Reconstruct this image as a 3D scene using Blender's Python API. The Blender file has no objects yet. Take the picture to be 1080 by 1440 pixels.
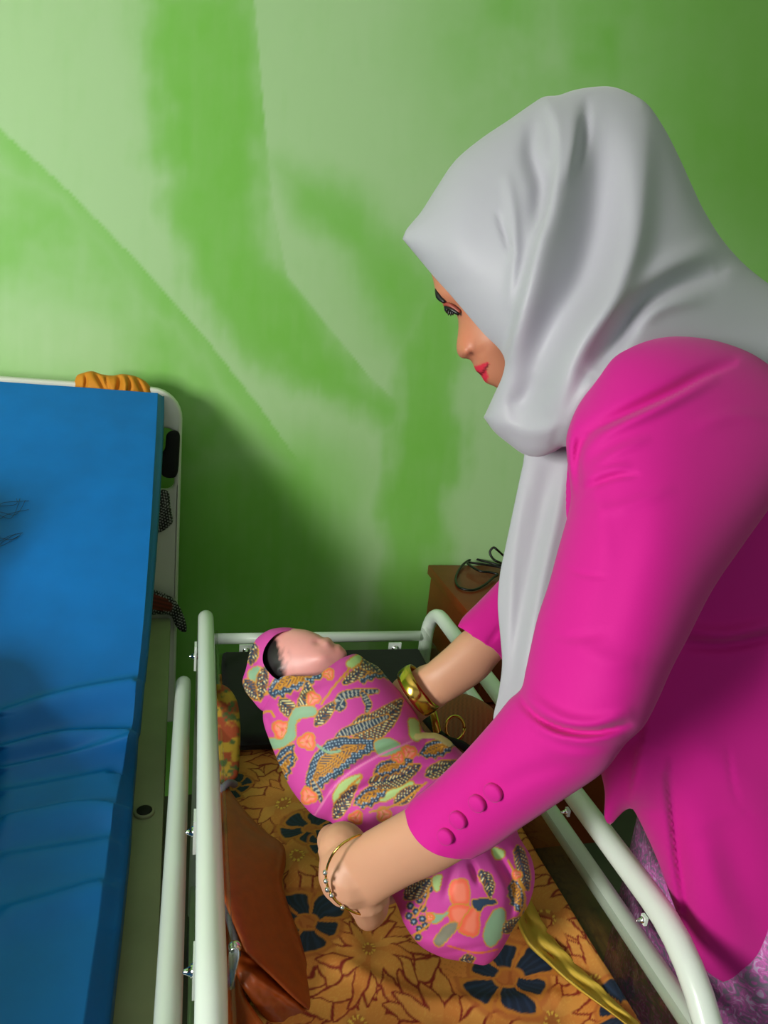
import bpy, bmesh, math, random
import numpy as np
from mathutils import Vector, Matrix
from mathutils.geometry import delaunay_2d_cdt
random.seed(4); rng = np.random.default_rng(4)
S = bpy.context.scene; COL = S.collection
# ------------------------------------------------------------------ camera
F = 1000.0
_d = np.array([-.257, .302, -1.]); _d /= np.linalg.norm(_d)
_u = np.array([.105, 1., 0.]); _u[2] = -(_d[0]*_u[0]+_d[1]*_u[1])/_d[2]; _u /= np.linalg.norm(_u)
_r = np.cross(_d, _u); R = np.stack([_r, _d, _u]); CAM = np.array([0, 0, 1.5])
def ray(x, y):
    x = np.asarray(x, float); y = np.asarray(y, float)
    return np.stack([(x-540)/F, -(y-720)/F, -np.ones_like(x)], -1) @ R.T
def atD(x, y, D): return CAM + ray(x, y)*np.asarray(D, float)[..., None]
def atY(x, y, Y): v = ray(x, y); return CAM + v*(Y/v[1])
def atZ(x, y, Z): v = ray(x, y); return CAM + v*((Z-CAM[2])/v[2])
def atP(x, y, p, n): v = ray(x, y); return CAM + v*(np.dot(np.asarray(p)-CAM, n)/np.dot(v, n))
def proj(P):
    q = (np.asarray(P, float)-CAM) @ R
    return 540-F*q[..., 0]/q[..., 2], 720+F*q[..., 1]/q[..., 2]
cd = bpy.data.cameras.new('camera'); co = bpy.data.objects.new('camera', cd); COL.objects.link(co)
cd.sensor_fit = 'VERTICAL'; cd.sensor_height = 24; cd.sensor_width = 18; cd.lens = F/1440*24; cd.clip_start = .02
M4 = Matrix([list(R[i])+[CAM[i]] for i in range(3)]+[[0, 0, 0, 1]]); co.matrix_world = M4; S.camera = co
# ------------------------------------------------------------------ colours and materials
def lin(r, g, b):
    f = lambda c: c/12.92 if c <= .04045 else ((c+.055)/1.055)**2.4
    return np.array([f(r/255), f(g/255), f(b/255)])
def mat(name, c, rough=.5, metal=0., attr=False, bump=0., bscale=60., sheen=0., spec=.5, coat=0., sss=0., var=0.):
    m = bpy.data.materials.new(name); m.use_nodes = True; nt = m.node_tree; b = nt.nodes['Principled BSDF']
    c = lin(*c) if c is not None else np.array([.5, .5, .5])
    b.inputs['Base Color'].default_value = (*c, 1); b.inputs['Roughness'].default_value = rough
    b.inputs['Metallic'].default_value = metal; b.inputs['Specular IOR Level'].default_value = spec
    b.inputs['Sheen Weight'].default_value = sheen; b.inputs['Coat Weight'].default_value = coat
    if sss: b.inputs['Subsurface Weight'].default_value = sss; b.inputs['Subsurface Radius'].default_value = (.012, .004, .002); b.inputs['Subsurface Scale'].default_value = 1.
    src = None
    if attr:
        a = nt.nodes.new('ShaderNodeAttribute'); a.attribute_name = 'Col'; src = a.outputs['Color']
    tc = nt.nodes.new('ShaderNodeTexCoord')
    n = nt.nodes.new('ShaderNodeTexNoise'); n.inputs['Scale'].default_value = bscale; n.inputs['Detail'].default_value = 4
    nt.links.new(tc.outputs['Object'], n.inputs['Vector'])
    if var:
        mx = nt.nodes.new('ShaderNodeMix'); mx.data_type = 'RGBA'; mx.blend_type = 'MULTIPLY'; mx.inputs[0].default_value = 1
        mr = nt.nodes.new('ShaderNodeMapRange'); mr.inputs['From Min'].default_value = .3; mr.inputs['From Max'].default_value = .7
        mr.inputs['To Min'].default_value = 1-var; mr.inputs['To Max'].default_value = 1+var*.3
        nt.links.new(n.outputs['Fac'], mr.inputs['Value'])
        if src: nt.links.new(src, mx.inputs[6])
        else: mx.inputs[6].default_value = (*c, 1)
        nt.links.new(mr.outputs[0], mx.inputs[7]); src = mx.outputs[2]
    if src: nt.links.new(src, b.inputs['Base Color'])
    if bump:
        bp = nt.nodes.new('ShaderNodeBump'); bp.inputs['Strength'].default_value = bump; bp.inputs['Distance'].default_value = .002
        nt.links.new(n.outputs['Fac'], bp.inputs['Height']); nt.links.new(bp.outputs['Normal'], b.inputs['Normal'])
    return m
WHITE = mat('white_enamel', (226, 236, 226), .28, coat=.3)
CREAM = mat('cream_plastic', (232, 232, 222), .4)
GREYGREEN = mat('grey_green_enamel', (172, 182, 140), .45, var=.15, bscale=9)
CHROME = mat('chrome', (225, 225, 225), .15, 1.)
GOLD = mat('gold', (222, 178, 84), .16, 1.)
BLUE = mat('blue_vinyl', (0, 114, 194), .45, spec=.35, bump=.12, bscale=14, var=.1)
HIJ = mat('grey_satin', (173, 172, 181), .55, sheen=.25, bump=.04, bscale=900)
PINK = mat('magenta_cloth', (204, 20, 139), .75, sheen=.1, spec=.25, bump=.05, bscale=700)
SKIN = mat('skin', None, .5, attr=True, sss=.12)
BABYSKIN = mat('newborn_skin', None, .45, attr=True, sss=.15)
BATIK = mat('pink_batik', None, .65, attr=True, bump=.05, bscale=500)
SHEET = mat('orange_batik', None, .75, attr=True, bump=.06, bscale=400)
WALLM = mat('green_paint', None, .6, attr=True, bump=.12, bscale=18)
PLAIN = mat('painted_detail', None, .6, attr=True)
WOOD = mat('brown_varnish', (132, 50, 18), .4, coat=.12, spec=.3, var=.25, bscale=7)
BLACK = mat('black_plastic', (12, 12, 13), .4)
BLACKCLOTH = mat('black_cloth', (14, 14, 15), .8, bump=.2, bscale=80)
ORANGE = mat('orange_leather', (168, 72, 18), .42, bump=.25, bscale=90, var=.15)
MUSTARD = mat('mustard_cloth', (216, 138, 24), .75, bump=.1, bscale=300)
YELLOW = mat('yellow_cloth', (214, 180, 62), .7, bump=.1, bscale=200)
RUBBER = mat('grey_rubber', (60, 60, 62), .7)
HAIR = mat('black_hair', (16, 12, 11), .4)
DARKMETAL = mat('dark_hole', (20, 20, 16), .7)
FLOORM = mat('floor_tile', (92, 88, 78), .35, var=.2, bscale=6)
PLASTER = mat('white_plaster', (225, 228, 220), .8)
def glassmat():
    m = bpy.data.materials.new('clear_acrylic'); m.use_nodes = True; nt = m.node_tree; nt.nodes.clear()
    o = nt.nodes.new('ShaderNodeOutputMaterial'); mx = nt.nodes.new('ShaderNodeMixShader'); t = nt.nodes.new('ShaderNodeBsdfTransparent'); g = nt.nodes.new('ShaderNodeBsdfGlossy')
    lw_ = nt.nodes.new('ShaderNodeLayerWeight'); lw_.inputs['Blend'].default_value = .5; pw = nt.nodes.new('ShaderNodeMath'); pw.operation = 'POWER'; pw.inputs[1].default_value = 4
    fr = nt.nodes.new('ShaderNodeMath'); fr.operation = 'MULTIPLY_ADD'; fr.inputs[1].default_value = .45; fr.inputs[2].default_value = .05; nt.links.new(lw_.outputs['Facing'], pw.inputs[0]); nt.links.new(pw.outputs[0], fr.inputs[0])
    t.inputs['Color'].default_value = (.86, .88, .85, 1); g.inputs['Roughness'].default_value = .08
    nt.links.new(fr.outputs[0], mx.inputs[0]); nt.links.new(t.outputs[0], mx.inputs[1]); nt.links.new(g.outputs[0], mx.inputs[2]); nt.links.new(mx.outputs[0], o.inputs['Surface'])
    return m
ACRYLIC = glassmat()
def lacemat():
    m = mat('lilac_lace', (190, 120, 180), .7); nt = m.node_tree; b = nt.nodes['Principled BSDF']
    tc = nt.nodes.new('ShaderNodeTexCoord'); v = nt.nodes.new('ShaderNodeTexNoise'); v.inputs['Scale'].default_value = 75; v.inputs['Detail'].default_value = 3
    v.inputs['Distortion'].default_value = 2.2
    r = nt.nodes.new('ShaderNodeValToRGB'); e = r.color_ramp.elements; e[0].position = .40; e[0].color = (*lin(126, 112, 134), 1); e[1].position = .56; e[1].color = (*lin(202, 92, 176), 1)
    x = r.color_ramp.elements.new(.66); x.color = (*lin(196, 168, 204), 1)
    nt.links.new(tc.outputs['Object'], v.inputs['Vector']); nt.links.new(v.outputs['Fac'], r.inputs['Fac']); nt.links.new(r.outputs['Color'], b.inputs['Base Color']); return m
LACE = lacemat()
# ------------------------------------------------------------------ object helpers
def tag(o, label=None, cat=None, group=None, kind=None):
    for k, v in (('label', label), ('category', cat), ('group', group), ('kind', kind)):
        if v: o[k] = v
    return o
ROOT = {}
def thing(name, loc, label, cat, group=None):
    o = bpy.data.objects.new(name, None); COL.objects.link(o); o.location = loc; o.empty_display_size = .05
    ROOT[o.name] = np.array(loc, float); return tag(o, label, cat, group)
def mk(name, V, Fc, m, parent=None, col=None, smooth=True, origin=None, normals=True):
    V = np.asarray(V, float); org = ROOT[parent.name] if parent else (np.array(origin, float) if origin is not None else np.array([V[:, 0].mean(), V[:, 1].mean(), V[:, 2].min()]))
    me = bpy.data.meshes.new(name); me.from_pydata((V-org).tolist(), [], [tuple(int(i) for i in f) for f in Fc])
    if normals:
        bm = bmesh.new(); bm.from_mesh(me); bmesh.ops.recalc_face_normals(bm, faces=bm.faces); bm.to_mesh(me); bm.free()
    if smooth: me.polygons.foreach_set('use_smooth', [True]*len(me.polygons))
    if col is not None:
        a = me.color_attributes.new('Col', 'FLOAT_COLOR', 'POINT'); c = np.ones((len(V), 4), np.float32); c[:, :3] = col; a.data.foreach_set('color', c.ravel())
    me.materials.append(m); me.update()
    o = bpy.data.objects.new(name, me); COL.objects.link(o)
    if parent: o.parent = parent
    else: o.location = org
    ROOT[o.name] = org; return o
class MB:
    def __init__(s): s.V = []; s.F = []
    def add(s, V, Fc):
        n = len(s.V); s.V += [tuple(v) for v in np.asarray(V, float)]; s.F += [tuple(int(i)+n for i in f) for f in Fc]; return s
    def box(s, lo, hi, bev=0., seg=2):
        bm = bmesh.new(); bmesh.ops.create_cube(bm, size=1.); lo = np.array(lo, float); hi = np.array(hi, float)
        for v in bm.verts: v.co = Vector((lo+hi)/2+np.array(v.co)*(hi-lo))
        if bev: bmesh.ops.bevel(bm, geom=list(bm.edges), offset=bev, segments=seg, affect='EDGES', profile=.6)
        bm.verts.ensure_lookup_table(); s.add([v.co[:] for v in bm.verts], [[v.index for v in f.verts] for f in bm.faces]); bm.free(); return s
    def tube(s, P, r, n=16, cap='round', flat=1.):
        P = np.asarray(P, float); r = np.broadcast_to(np.asarray(r, float), (len(P),)).copy()
        if cap == 'round':
            a0 = (P[0]-P[1])/np.linalg.norm(P[0]-P[1]); a1 = (P[-1]-P[-2])/np.linalg.norm(P[-1]-P[-2])
            ks = [.35, .7, .93]
            pre = [P[0]+a0*r[0]*math.sqrt(max(0, 1-(1-k)**2)) for k in (0.98, .75, .4)]; prr = [r[0]*k for k in (.2, .66, .92)]
            P = np.vstack([[P[0]+a0*r[0]*k for k in (.97, .78, .45)], P, [P[-1]+a1*r[-1]*k for k in (.45, .78, .97)]])
            r = np.concatenate([[r[0]*k for k in (.22, .62, .89)], r, [r[-1]*k for k in (.89, .62, .22)]])
        T = np.gradient(P, axis=0); T /= np.linalg.norm(T, axis=1)[:, None]+1e-12
        up = np.array([0, 0, 1.]) if abs(T[0][2]) < .9 else np.array([1., 0, 0])
        N = np.cross(T[0], up); N /= np.linalg.norm(N); V = []
        for i in range(len(P)):
            N = N-T[i]*np.dot(N, T[i]); N /= np.linalg.norm(N); B = np.cross(T[i], N)
            for k in range(n):
                a = 2*math.pi*k/n; V.append(P[i]+r[i]*(math.cos(a)*N+math.sin(a)*flat*B))
        Fc = [(i*n+k, i*n+(k+1) % n, (i+1)*n+(k+1) % n, (i+1)*n+k) for i in range(len(P)-1) for k in range(n)]
        Fc += [tuple(range(n))[::-1], tuple((len(P)-1)*n+k for k in range(n))]
        return s.add(V, Fc)
    def ball(s, c, r, n=16, sc=(1, 1, 1), rot=None):
        bm = bmesh.new(); bmesh.ops.create_uvsphere(bm, u_segments=n, v_segments=max(6, n*2//3), radius=1)
        V = np.array([v.co[:] for v in bm.verts])*np.array(sc)*r
        if rot is not None: V = V @ np.asarray(rot).T
        s.add(V+np.array(c), [[v.index for v in f.verts] for f in bm.faces]); bm.free(); return s
    def disc(s, c, axis, r, t, n=20, bev=.3):
        a = np.array(axis, float); a /= np.linalg.norm(a); c = np.array(c, float)
        return s.tube([c-a*t/2, c-a*t*.25, c+a*t*.25, c+a*t/2], [r*(1-bev*.3), r, r, r*(1-bev*.3)], n, cap='flat')
    def build(s, name, m, parent=None, col=None, smooth=True, origin=None): return mk(name, s.V, s.F, m, parent, col, smooth, origin)
def auto(o, ang=40):
    try:
        o.data.set_sharp_from_angle(angle=math.radians(ang))
    except Exception: pass
    return o
def spline(P, n=12, closed=False):
    P = np.asarray(P, float); k = len(P); out = []
    def g(i): return P[i % k] if closed else P[min(max(i, 0), k-1)]
    for i in range(k if closed else k-1):
        a, b, c, d = g(i-1), g(i), g(i+1), g(i+2)
        for t in np.linspace(0, 1, n, endpoint=False):
            out.append(.5*((2*b)+(-a+c)*t+(2*a-5*b+4*c-d)*t*t+(-a+3*b-3*c+d)*t**3))
    if not closed: out.append(P[-1])
    return np.array(out)
# ------------------------------------------------------------------ numpy fields
def segdist(X, Y, P, closed=False):
    P = np.asarray(P, float); n = len(P); best = np.full(X.shape, 1e9); sg = np.zeros(X.shape); tt = np.zeros(X.shape)
    L = np.concatenate([[0], np.cumsum(np.linalg.norm(np.diff(np.vstack([P, P[:1]]), axis=0), axis=1))]); tot = L[-1] if closed else L[-2]
    for i in range(n if closed else n-1):
        a = P[i]; b = P[(i+1) % n]; e = b-a; l2 = e@e+1e-9; dx = X-a[0]; dy = Y-a[1]
        t = np.clip((dx*e[0]+dy*e[1])/l2, 0, 1); qx = dx-t*e[0]; qy = dy-t*e[1]; d = np.hypot(qx, qy); m = d < best
        best = np.where(m, d, best); sg = np.where(m, np.sign(e[0]*dy-e[1]*dx), sg); tt = np.where(m, (L[i]+t*math.sqrt(l2))/tot, tt)
    return best, sg, tt
def inside(X, Y, P):
    P = np.asarray(P, float); c = np.zeros(X.shape, bool); j = len(P)-1
    for i in range(len(P)):
        (xi, yi), (xj, yj) = P[i][:2], P[j][:2]
        if yi != yj: c ^= ((yi > Y) != (yj > Y)) & (X < (xj-xi)*(Y-yi)/(yj-yi)+xi)
        j = i
    return c
def sdf(X, Y, P):
    d, _, _ = segdist(X, Y, P, True); return np.where(inside(X, Y, P), -d, d)
def vnoise(X, Y, sc, seed=0):
    g = np.random.default_rng(seed).random((64, 64)); x = X/sc; y = Y/sc; ix = np.floor(x).astype(int); iy = np.floor(y).astype(int); fx = x-ix; fy = y-iy
    fx = fx*fx*(3-2*fx); fy = fy*fy*(3-2*fy); G = lambda a, b: g[a % 64, b % 64]
    return (G(ix, iy)*(1-fx)+G(ix+1, iy)*fx)*(1-fy)+(G(ix, iy+1)*(1-fx)+G(ix+1, iy+1)*fx)*fy
def fbm(X, Y, sc, seed=0, o=4): return sum(vnoise(X, Y, sc/2**i, seed+i)*.5**i for i in range(o))/(2-.5**(o-1))
def sst(a, b, x): t = np.clip((x-a)/(b-a), 0, 1); return t*t*(3-2*t)
def tps(ctrl):
    P = np.array(ctrl, float); n = len(P); c = P[:, :2].mean(0); sc = 300.
    q = (P[:, :2]-c)/sc
    def ker(d2): return .5*d2*np.log(d2+1e-9)
    if n >= 4:
        K = ker(((q[:, None]-q[None])**2).sum(-1)); A = np.zeros((n+3, n+3)); A[:n, :n] = K+np.eye(n)*.02; A[:n, n] = 1; A[:n, n+1:] = q; A[n, :n] = 1; A[n+1:, :n] = q.T
        w = np.linalg.lstsq(A, np.concatenate([P[:, 2], [0, 0, 0]]), rcond=1e-6)[0]
        def f(x, y):
            z = np.stack([(np.asarray(x)-c[0])/sc, (np.asarray(y)-c[1])/sc], -1); d2 = ((z[..., None, :]-q)**2).sum(-1)
            return ker(d2)@w[:n]+w[n]+z@w[n+1:]
    else:
        A = np.c_[np.ones(n), q]; w = np.linalg.lstsq(A, P[:, 2], rcond=1e-6)[0]
        def f(x, y): return w[0]+(np.asarray(x)-c[0])/sc*w[1]+(np.asarray(y)-c[1])/sc*w[2]
    return f
def outline(pts, step):
    n = len(pts); P = np.array([p[:2] for p in pts], float); H = np.array([p[2] if len(p) > 2 else 0. for p in pts]); Cn = [len(p) > 3 for p in pts]
    out = []
    for i in range(n):
        j = (i+1) % n; a, b = P[i], P[j]; e = b-a; L = np.linalg.norm(e); lim = lambda t: t*min(1, L/(np.linalg.norm(t)+1e-9))
        m0 = e if Cn[i] else lim((b-P[i-1])*.5); m1 = e if Cn[j] else lim((P[(j+1) % n]-a)*.5)
        for t in np.arange(max(2, int(round(L/step))))/max(2, int(round(L/step))):
            p = (2*t**3-3*t*t+1)*a+(t**3-2*t*t+t)*m0+(-2*t**3+3*t*t)*b+(t**3-t*t)*m1
            out.append((p[0], p[1], H[i]*(1-t)+H[j]*t))
    return np.array(out)
class Inflated: pass
def inflate(pts, depth, kf=1., kb=1., step=6., folds=(), cap=None, rings=(.7, 2.2), capb=None, disp=None):
    """a rounded solid whose outline follows pts; depth gives its middle sheet, the inflation its two sides"""
    O = outline(pts, step); nb = len(O); P = O[:, :2]
    V = [tuple(p) for p in P]; area = .5*np.sum(P[:, 0]*np.roll(P[:, 1], -1)-np.roll(P[:, 0], -1)*P[:, 1]); sgn = 1 if area > 0 else -1
    T = np.roll(P, -1, 0)-np.roll(P, 1, 0); T /= np.linalg.norm(T, axis=1)[:, None]+1e-9; N = np.stack([-T[:, 1], T[:, 0]], 1)*sgn
    ex = []
    for r_ in rings:
        Q = P+N*r_; d, _, _ = segdist(Q[:, 0], Q[:, 1], P, True); ok = inside(Q[:, 0], Q[:, 1], P) & (d > r_*.8); ex += [tuple(q) for q in Q[ok]]
    x0, y0 = P.min(0); x1, y1 = P.max(0); gy = np.arange(y0, y1, step*.866); G = []
    for i, y in enumerate(gy):
        xs = np.arange(x0+(step/2 if i % 2 else 0), x1, step); G.append(np.stack([xs, np.full_like(xs, y)], 1))
    G = np.vstack(G); d, _, _ = segdist(G[:, 0], G[:, 1], P, True); G = G[inside(G[:, 0], G[:, 1], P) & (d > max(rings[-1]+step*.4, step*.5))]
    V += ex+[tuple(g) for g in G]
    res = delaunay_2d_cdt([Vector(v) for v in V], [(i, (i+1) % nb) for i in range(nb)], [], 1, 1e-5)
    X = np.array([v[:] for v in res[0]]); Tn = np.array([t for t in res[2] if len(t) == 3]); orig = res[3]
    used = np.unique(Tn); mp = -np.ones(len(X), int); mp[used] = np.arange(len(used)); X = X[used]; Tn = mp[Tn]; orig = [orig[i] for i in used]
    h0 = np.zeros(len(X)); bd = np.zeros(len(X), bool)
    for i, o_ in enumerate(orig):
        b = [k for k in o_ if k < nb]
        if b: bd[i] = True; h0[i] = O[b[0], 2]
    # boundary = edges used once (the CDT may add points)
    E = np.sort(np.vstack([Tn[:, [0, 1]], Tn[:, [1, 2]], Tn[:, [2, 0]]]), 1); ue, ct = np.unique(E, axis=0, return_counts=True); bd2 = np.zeros(len(X), bool); bd2[ue[ct == 1].ravel()] = True; bd |= bd2
    A_, B_, C_ = X[Tn[:, 0]], X[Tn[:, 1]], X[Tn[:, 2]]; cr = (B_[:, 0]-A_[:, 0])*(C_[:, 1]-A_[:, 1])-(B_[:, 1]-A_[:, 1])*(C_[:, 0]-A_[:, 0])
    fl = cr < 0; Tn[fl] = Tn[fl][:, [0, 2, 1]]; ar = np.abs(cr)/2+1e-9; n = len(X)
    A_, B_, C_ = X[Tn[:, 0]], X[Tn[:, 1]], X[Tn[:, 2]]
    I = []; J = []; W = []
    for p, q, o_ in ((0, 1, 2), (1, 2, 0), (2, 0, 1)):
        a = X[Tn[:, p]]-X[Tn[:, o_]]; b = X[Tn[:, q]]-X[Tn[:, o_]]; w = np.clip((a*b).sum(1)/(4*ar), -2, 20)
        I += [Tn[:, p], Tn[:, q]]; J += [Tn[:, q], Tn[:, p]]; W += [w, w]
    I = np.concatenate(I); J = np.concatenate(J); W = np.concatenate(W)
    mass = np.bincount(Tn.ravel(), np.repeat(ar/3, 3), n); free = ~bd; dg = np.bincount(I, W, n)+1e-9
    Lm = lambda u: dg*u-np.bincount(I, W*u[J], n)
    u = np.where(bd, h0**2/2, 0.); rhs = np.where(free, mass-Lm(u), 0); x = np.zeros(n); r = rhs.copy(); z = r/dg; p = z.copy(); rz = r@z; r0 = rz
    for _ in range(900):
        Ap = np.where(free, Lm(p), 0); al = rz/(p@Ap+1e-30); x += al*p; r -= al*Ap; z = r/dg; rn = r@z
        if rn < 1e-9*r0: break
        p = z+rn/rz*p; rz = rn
    u = np.where(bd, u, np.maximum(x, 0)); h = np.sqrt(2*u); px, py = X[:, 0], X[:, 1]
    hf = h*kf; hb = h*kb
    if cap: hf = cap*np.tanh(hf/cap)
    if capb: hb = capb*np.tanh(hb/capb)
    edge = np.clip(h/14, 0, 1)
    for f_ in folds:
        line, amp, w1 = f_[0], f_[1], f_[2]; w2 = f_[3] if len(f_) > 3 else w1
        Ls = spline(line, 6); dd, sg, t = segdist(px, py, Ls); w = np.where(sg > 0, w2, w1); tap = np.sin(np.pi*np.clip(t*.92+.04, 0, 1))**.6
        hf = hf+amp*np.exp(-(dd/w)**2)*tap*np.where(h0 > 0, 1, edge)
    if disp is not None: hf = hf+disp(px, py)*edge
    D0 = tps(depth)(px, py); Df = D0*(1-hf/F); Db = D0*(1+hb/F)
    fr = atD(px, py, Df); shared = bd & (h0 <= 0); bi = np.where(shared, np.arange(n), 0); k = np.flatnonzero(~shared); bi[k] = n+np.arange(len(k)); bk = atD(px[k], py[k], Db[k])
    o = Inflated(); o.V = np.vstack([fr, bk]); o.F = [tuple(t[::-1]) for t in Tn]+[tuple(bi[t]) for t in Tn]
    o.px = np.concatenate([px, px[k]]); o.py = np.concatenate([py, py[k]]); o.front = np.r_[np.ones(n, bool), np.zeros(len(k), bool)]; o.h = h
    return o
def put(inf, name, m, parent=None, col=None, solid=0.):
    o = mk(name, inf.V, inf.F, m, parent, col, True, normals=False)
    if solid:
        s = o.modifiers.new('thickness', 'SOLIDIFY'); s.thickness = solid; s.offset = -1
    return o
def pxpath(P): return np.array([atD(x, y, d) for x, y, d in P])
# ================================================================== SETTING
WY = 1.97
def mint_pattern(x, y):
    """broad brush patches of two greens rolled over each other on the wall, with its light gradient painted in"""
    mint = lin(180, 219, 156); green = lin(128, 201, 78); falloff_green = lin(118, 176, 72)
    n1 = fbm(x+900, y+900, 70, 1)-.5; n2 = fbm(x+700, y+900, 24, 7)-.5; st = fbm(x*1.0+300, (y+.9*x)*.18+900, 14, 3)-.5
    def patch(P, soft, hard=None, al=1.):
        d = sdf(x, y, P)+n1*60+n2*9+st*40
        return al*sst(soft, -soft, d)
    G1 = [(353, -30), (369, 162), (382, 292), (402, 389), (454, 454), (518, 531), (562, 572), (551, 596), (480, 575), (415, 551), (350, 490), (290, 445), (262, 389), (247, 343), (240, 292), (250, 246), (216, 214), (220, 162), (190, 60), (200, -30)]
    G2 = [(-60, 120), (0, 182), (84, 257), (112, 268), (194, 369), (292, 480), (363, 570), (424, 655), (430, 760), (330, 900), (240, 1400), (-300, 1400), (-300, 100)]
    G3 = [(389, 236), (420, 240), (454, 262), (518, 292), (583, 350), (630, 420), (603, 467), (566, 490), (518, 454), (473, 369), (430, 300)]
    G4 = [(578, 420), (640, 400), (655, 470), (652, 560), (635, 700), (622, 800), (600, 1300), (480, 1300), (520, 850), (535, 700), (562, 560)]
    G5 = [(640, -300), (2600, -300), (2600, 700), (1100, 520), (900, 300), (760, 190), (650, 180), (600, 60)]
    def crisp(P, w=3.): return sst(w, -w, sdf(x, y, P)+n2*7)
    g = np.zeros_like(x)
    soft1 = patch(G1, 36)
    d1, s1, t1 = segdist(x, y, [(353, -30), (369, 162), (382, 292), (402, 389), (454, 454), (518, 531), (562, 572)])
    g = np.maximum(g, soft1*np.where(s1 < 0, sst(3.5, 1, d1), 1.)*.95)
    d2, s2, t2 = segdist(x, y, [(-60, 120), (0, 182), (84, 257), (194, 369), (292, 480), (363, 570), (424, 655)])
    soft2 = patch(G2, 40)*np.where((s2 < 0) & (t2 < .999), sst(3.5, 1, d2), 1.)
    g = np.maximum(g, .85*np.maximum(soft2*(.72+n1*1.2), .95*sst(70, 0, d2+n1*40)*(s2 > 0)))
    g = np.maximum(g, patch(G3, 46)*.85); g = np.maximum(g, patch(G4, 30)*.9)
    g = np.maximum(g, .75*patch(G5, 120)*(.75+n1))
    pale = sst(110, 10, np.hypot((x-70)*.6, y-475))*.9+sst(60, 5, np.hypot((x-330), (y-660)*.9))*.25  # spot above the headboard: brighter light put into the wall colour
    g = g*(1-np.clip(pale, 0, .95)); lower = sst(560, 700, y)*sst(560, 420, x)
    g = np.maximum(g, lower*(.9+n1*.4))
    g = np.where((x < -250) | (y < -350), .45+n1*1.2, g)
    g = np.clip(g+st*.22+n2*.12, 0, 1)[:, None]
    c = mint*(1-g)+green*g
    k = (.75*sst(750, 1080, x)*sst(420, 120, y-(x-700)*.35))[:, None]; c = c*(1-k)+falloff_green*k  # light falloff towards the upper right, painted into the wall colour
    return c
xs = np.concatenate([[-2.2, -1.6, -1.1], np.arange(-.75, 1.9, .0065), [2.0, 2.3]]); zs = np.concatenate([[0, .2], np.arange(.3, 2.62, .0065), [2.75, 2.9]])
XX, ZZ = np.meshgrid(xs, zs); V = np.stack([XX.ravel(), np.full(XX.size, WY), ZZ.ravel()], 1); nx = len(xs)
px, py = proj(V)
ii = (np.arange(len(zs)-1)[:, None]*nx+np.arange(nx-1)[None]).ravel()
Fq = np.stack([ii, ii+1, ii+nx+1, ii+nx], 1)
wb = mk('wall_back', V, Fq, WALLM, None, mint_pattern(px, py), True, origin=(0, WY, 0)); tag(wb, kind='structure')
def slab(name, lo, hi, m, col=None):
    b = MB().box(lo, hi); o = b.build(name, m, None, np.tile(col, (8, 1)) if col is not None else None, False, origin=lo); return tag(o, kind='structure')
gcol = lin(140, 190, 110)
slab('wall_left', (-2.3, -2.6, 0), (-2.2, WY, 2.9), WALLM, gcol)
slab('wall_right', (2.3, -2.6, 0), (2.4, WY, 2.9), WALLM, gcol)
slab('floor', (-2.3, -2.6, -.1), (2.4, WY+.05, 0), FLOORM)
slab('ceiling', (-2.3, -2.6, 2.9), (2.4, WY+.05, 3.0), PLASTER)
slab('wall_behind', (-2.3, WY+.012, 0), (2.4, WY+.05, 2.9), WALLM, gcol)
# ================================================================== HOSPITAL BED
bed = thing('hospital_bed', (-.5, 1.0, 0), 'hospital bed with white headboard and raised back rest against the green wall', 'bed')
HBY = 1.84
def shield(x0, x1, z0, z1, rc, n=8):
    P = [(x0, z0)]
    for cx, cz, a0 in ((x0+rc, z1-rc, 180), (x1-rc, z1-rc, 90)):
        for k in range(n+1): a = math.radians(a0-90*k/n); P.append((cx+rc*math.cos(a), cz+rc*math.sin(a)))
    return P+[(x1, z0)]
def plate(P, holes, y0, y1, bev=.006):
    """extruded plate in the XZ plane with holes, rounded rim"""
    v = [Vector(p) for p in P]; e = [(i, (i+1) % len(P)) for i in range(len(P))]
    for H in holes:
        k = len(v); v += [Vector(p) for p in H]; e += [(k+i, k+(i+1) % len(H)) for i in range(len(H))]
    r = delaunay_2d_cdt(v, e, [], 1, 1e-6); X = np.array([q[:] for q in r[0]]); T = [list(t) for t in r[2]]
    keep = []
    for t in T:
        c = X[t].mean(0)
        if not any(inside(np.array([c[0]]), np.array([c[1]]), H)[0] for H in holes): keep.append(t)
    bm = bmesh.new(); vs = [bm.verts.new((q[0], y0, q[1])) for q in X]
    for t in keep: bm.faces.new([vs[i] for i in t])
    bmesh.ops.dissolve_limit(bm, angle_limit=.01, verts=list(bm.verts), edges=list(bm.edges))
    g = bmesh.ops.extrude_face_region(bm, geom=list(bm.faces)); nv = [q for q in g['geom'] if isinstance(q, bmesh.types.BMVert)]
    for q in nv: q.co.y = y1
    bmesh.ops.recalc_face_normals(bm, faces=bm.faces)
    ed = [q for q in bm.edges if len(q.link_faces) == 2 and q.calc_face_angle(0) > 1.0]
    bmesh.ops.bevel(bm, geom=ed, offset=bev, segments=3, affect='EDGES', profile=.5); bm.verts.ensure_lookup_table()
    b = MB(); b.add([q.co[:] for q in bm.verts], [[q.index for q in f.verts] for f in bm.faces]); bm.free(); return b
tr = atY(256, 600, HBY); topz = atY(230, 549, HBY)[2]+.004
sx1, sz0 = tr[0]-.016, atY(232, 690, HBY)[2]; sz1 = atY(243, 603, HBY)[2]
def rrect(x0, x1, z0, z1, r, n=6):
    P = []
    for cx, cz, a0 in ((x1-r, z1-r, 90), (x1-r, z0+r, 0), (x0+r, z0+r, -90), (x0+r, z1-r, -180)):
        for k in range(n+1): a = math.radians(a0-90*k/n); P.append((cx+r*math.cos(a), cz+r*math.sin(a)))
    return P
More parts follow.
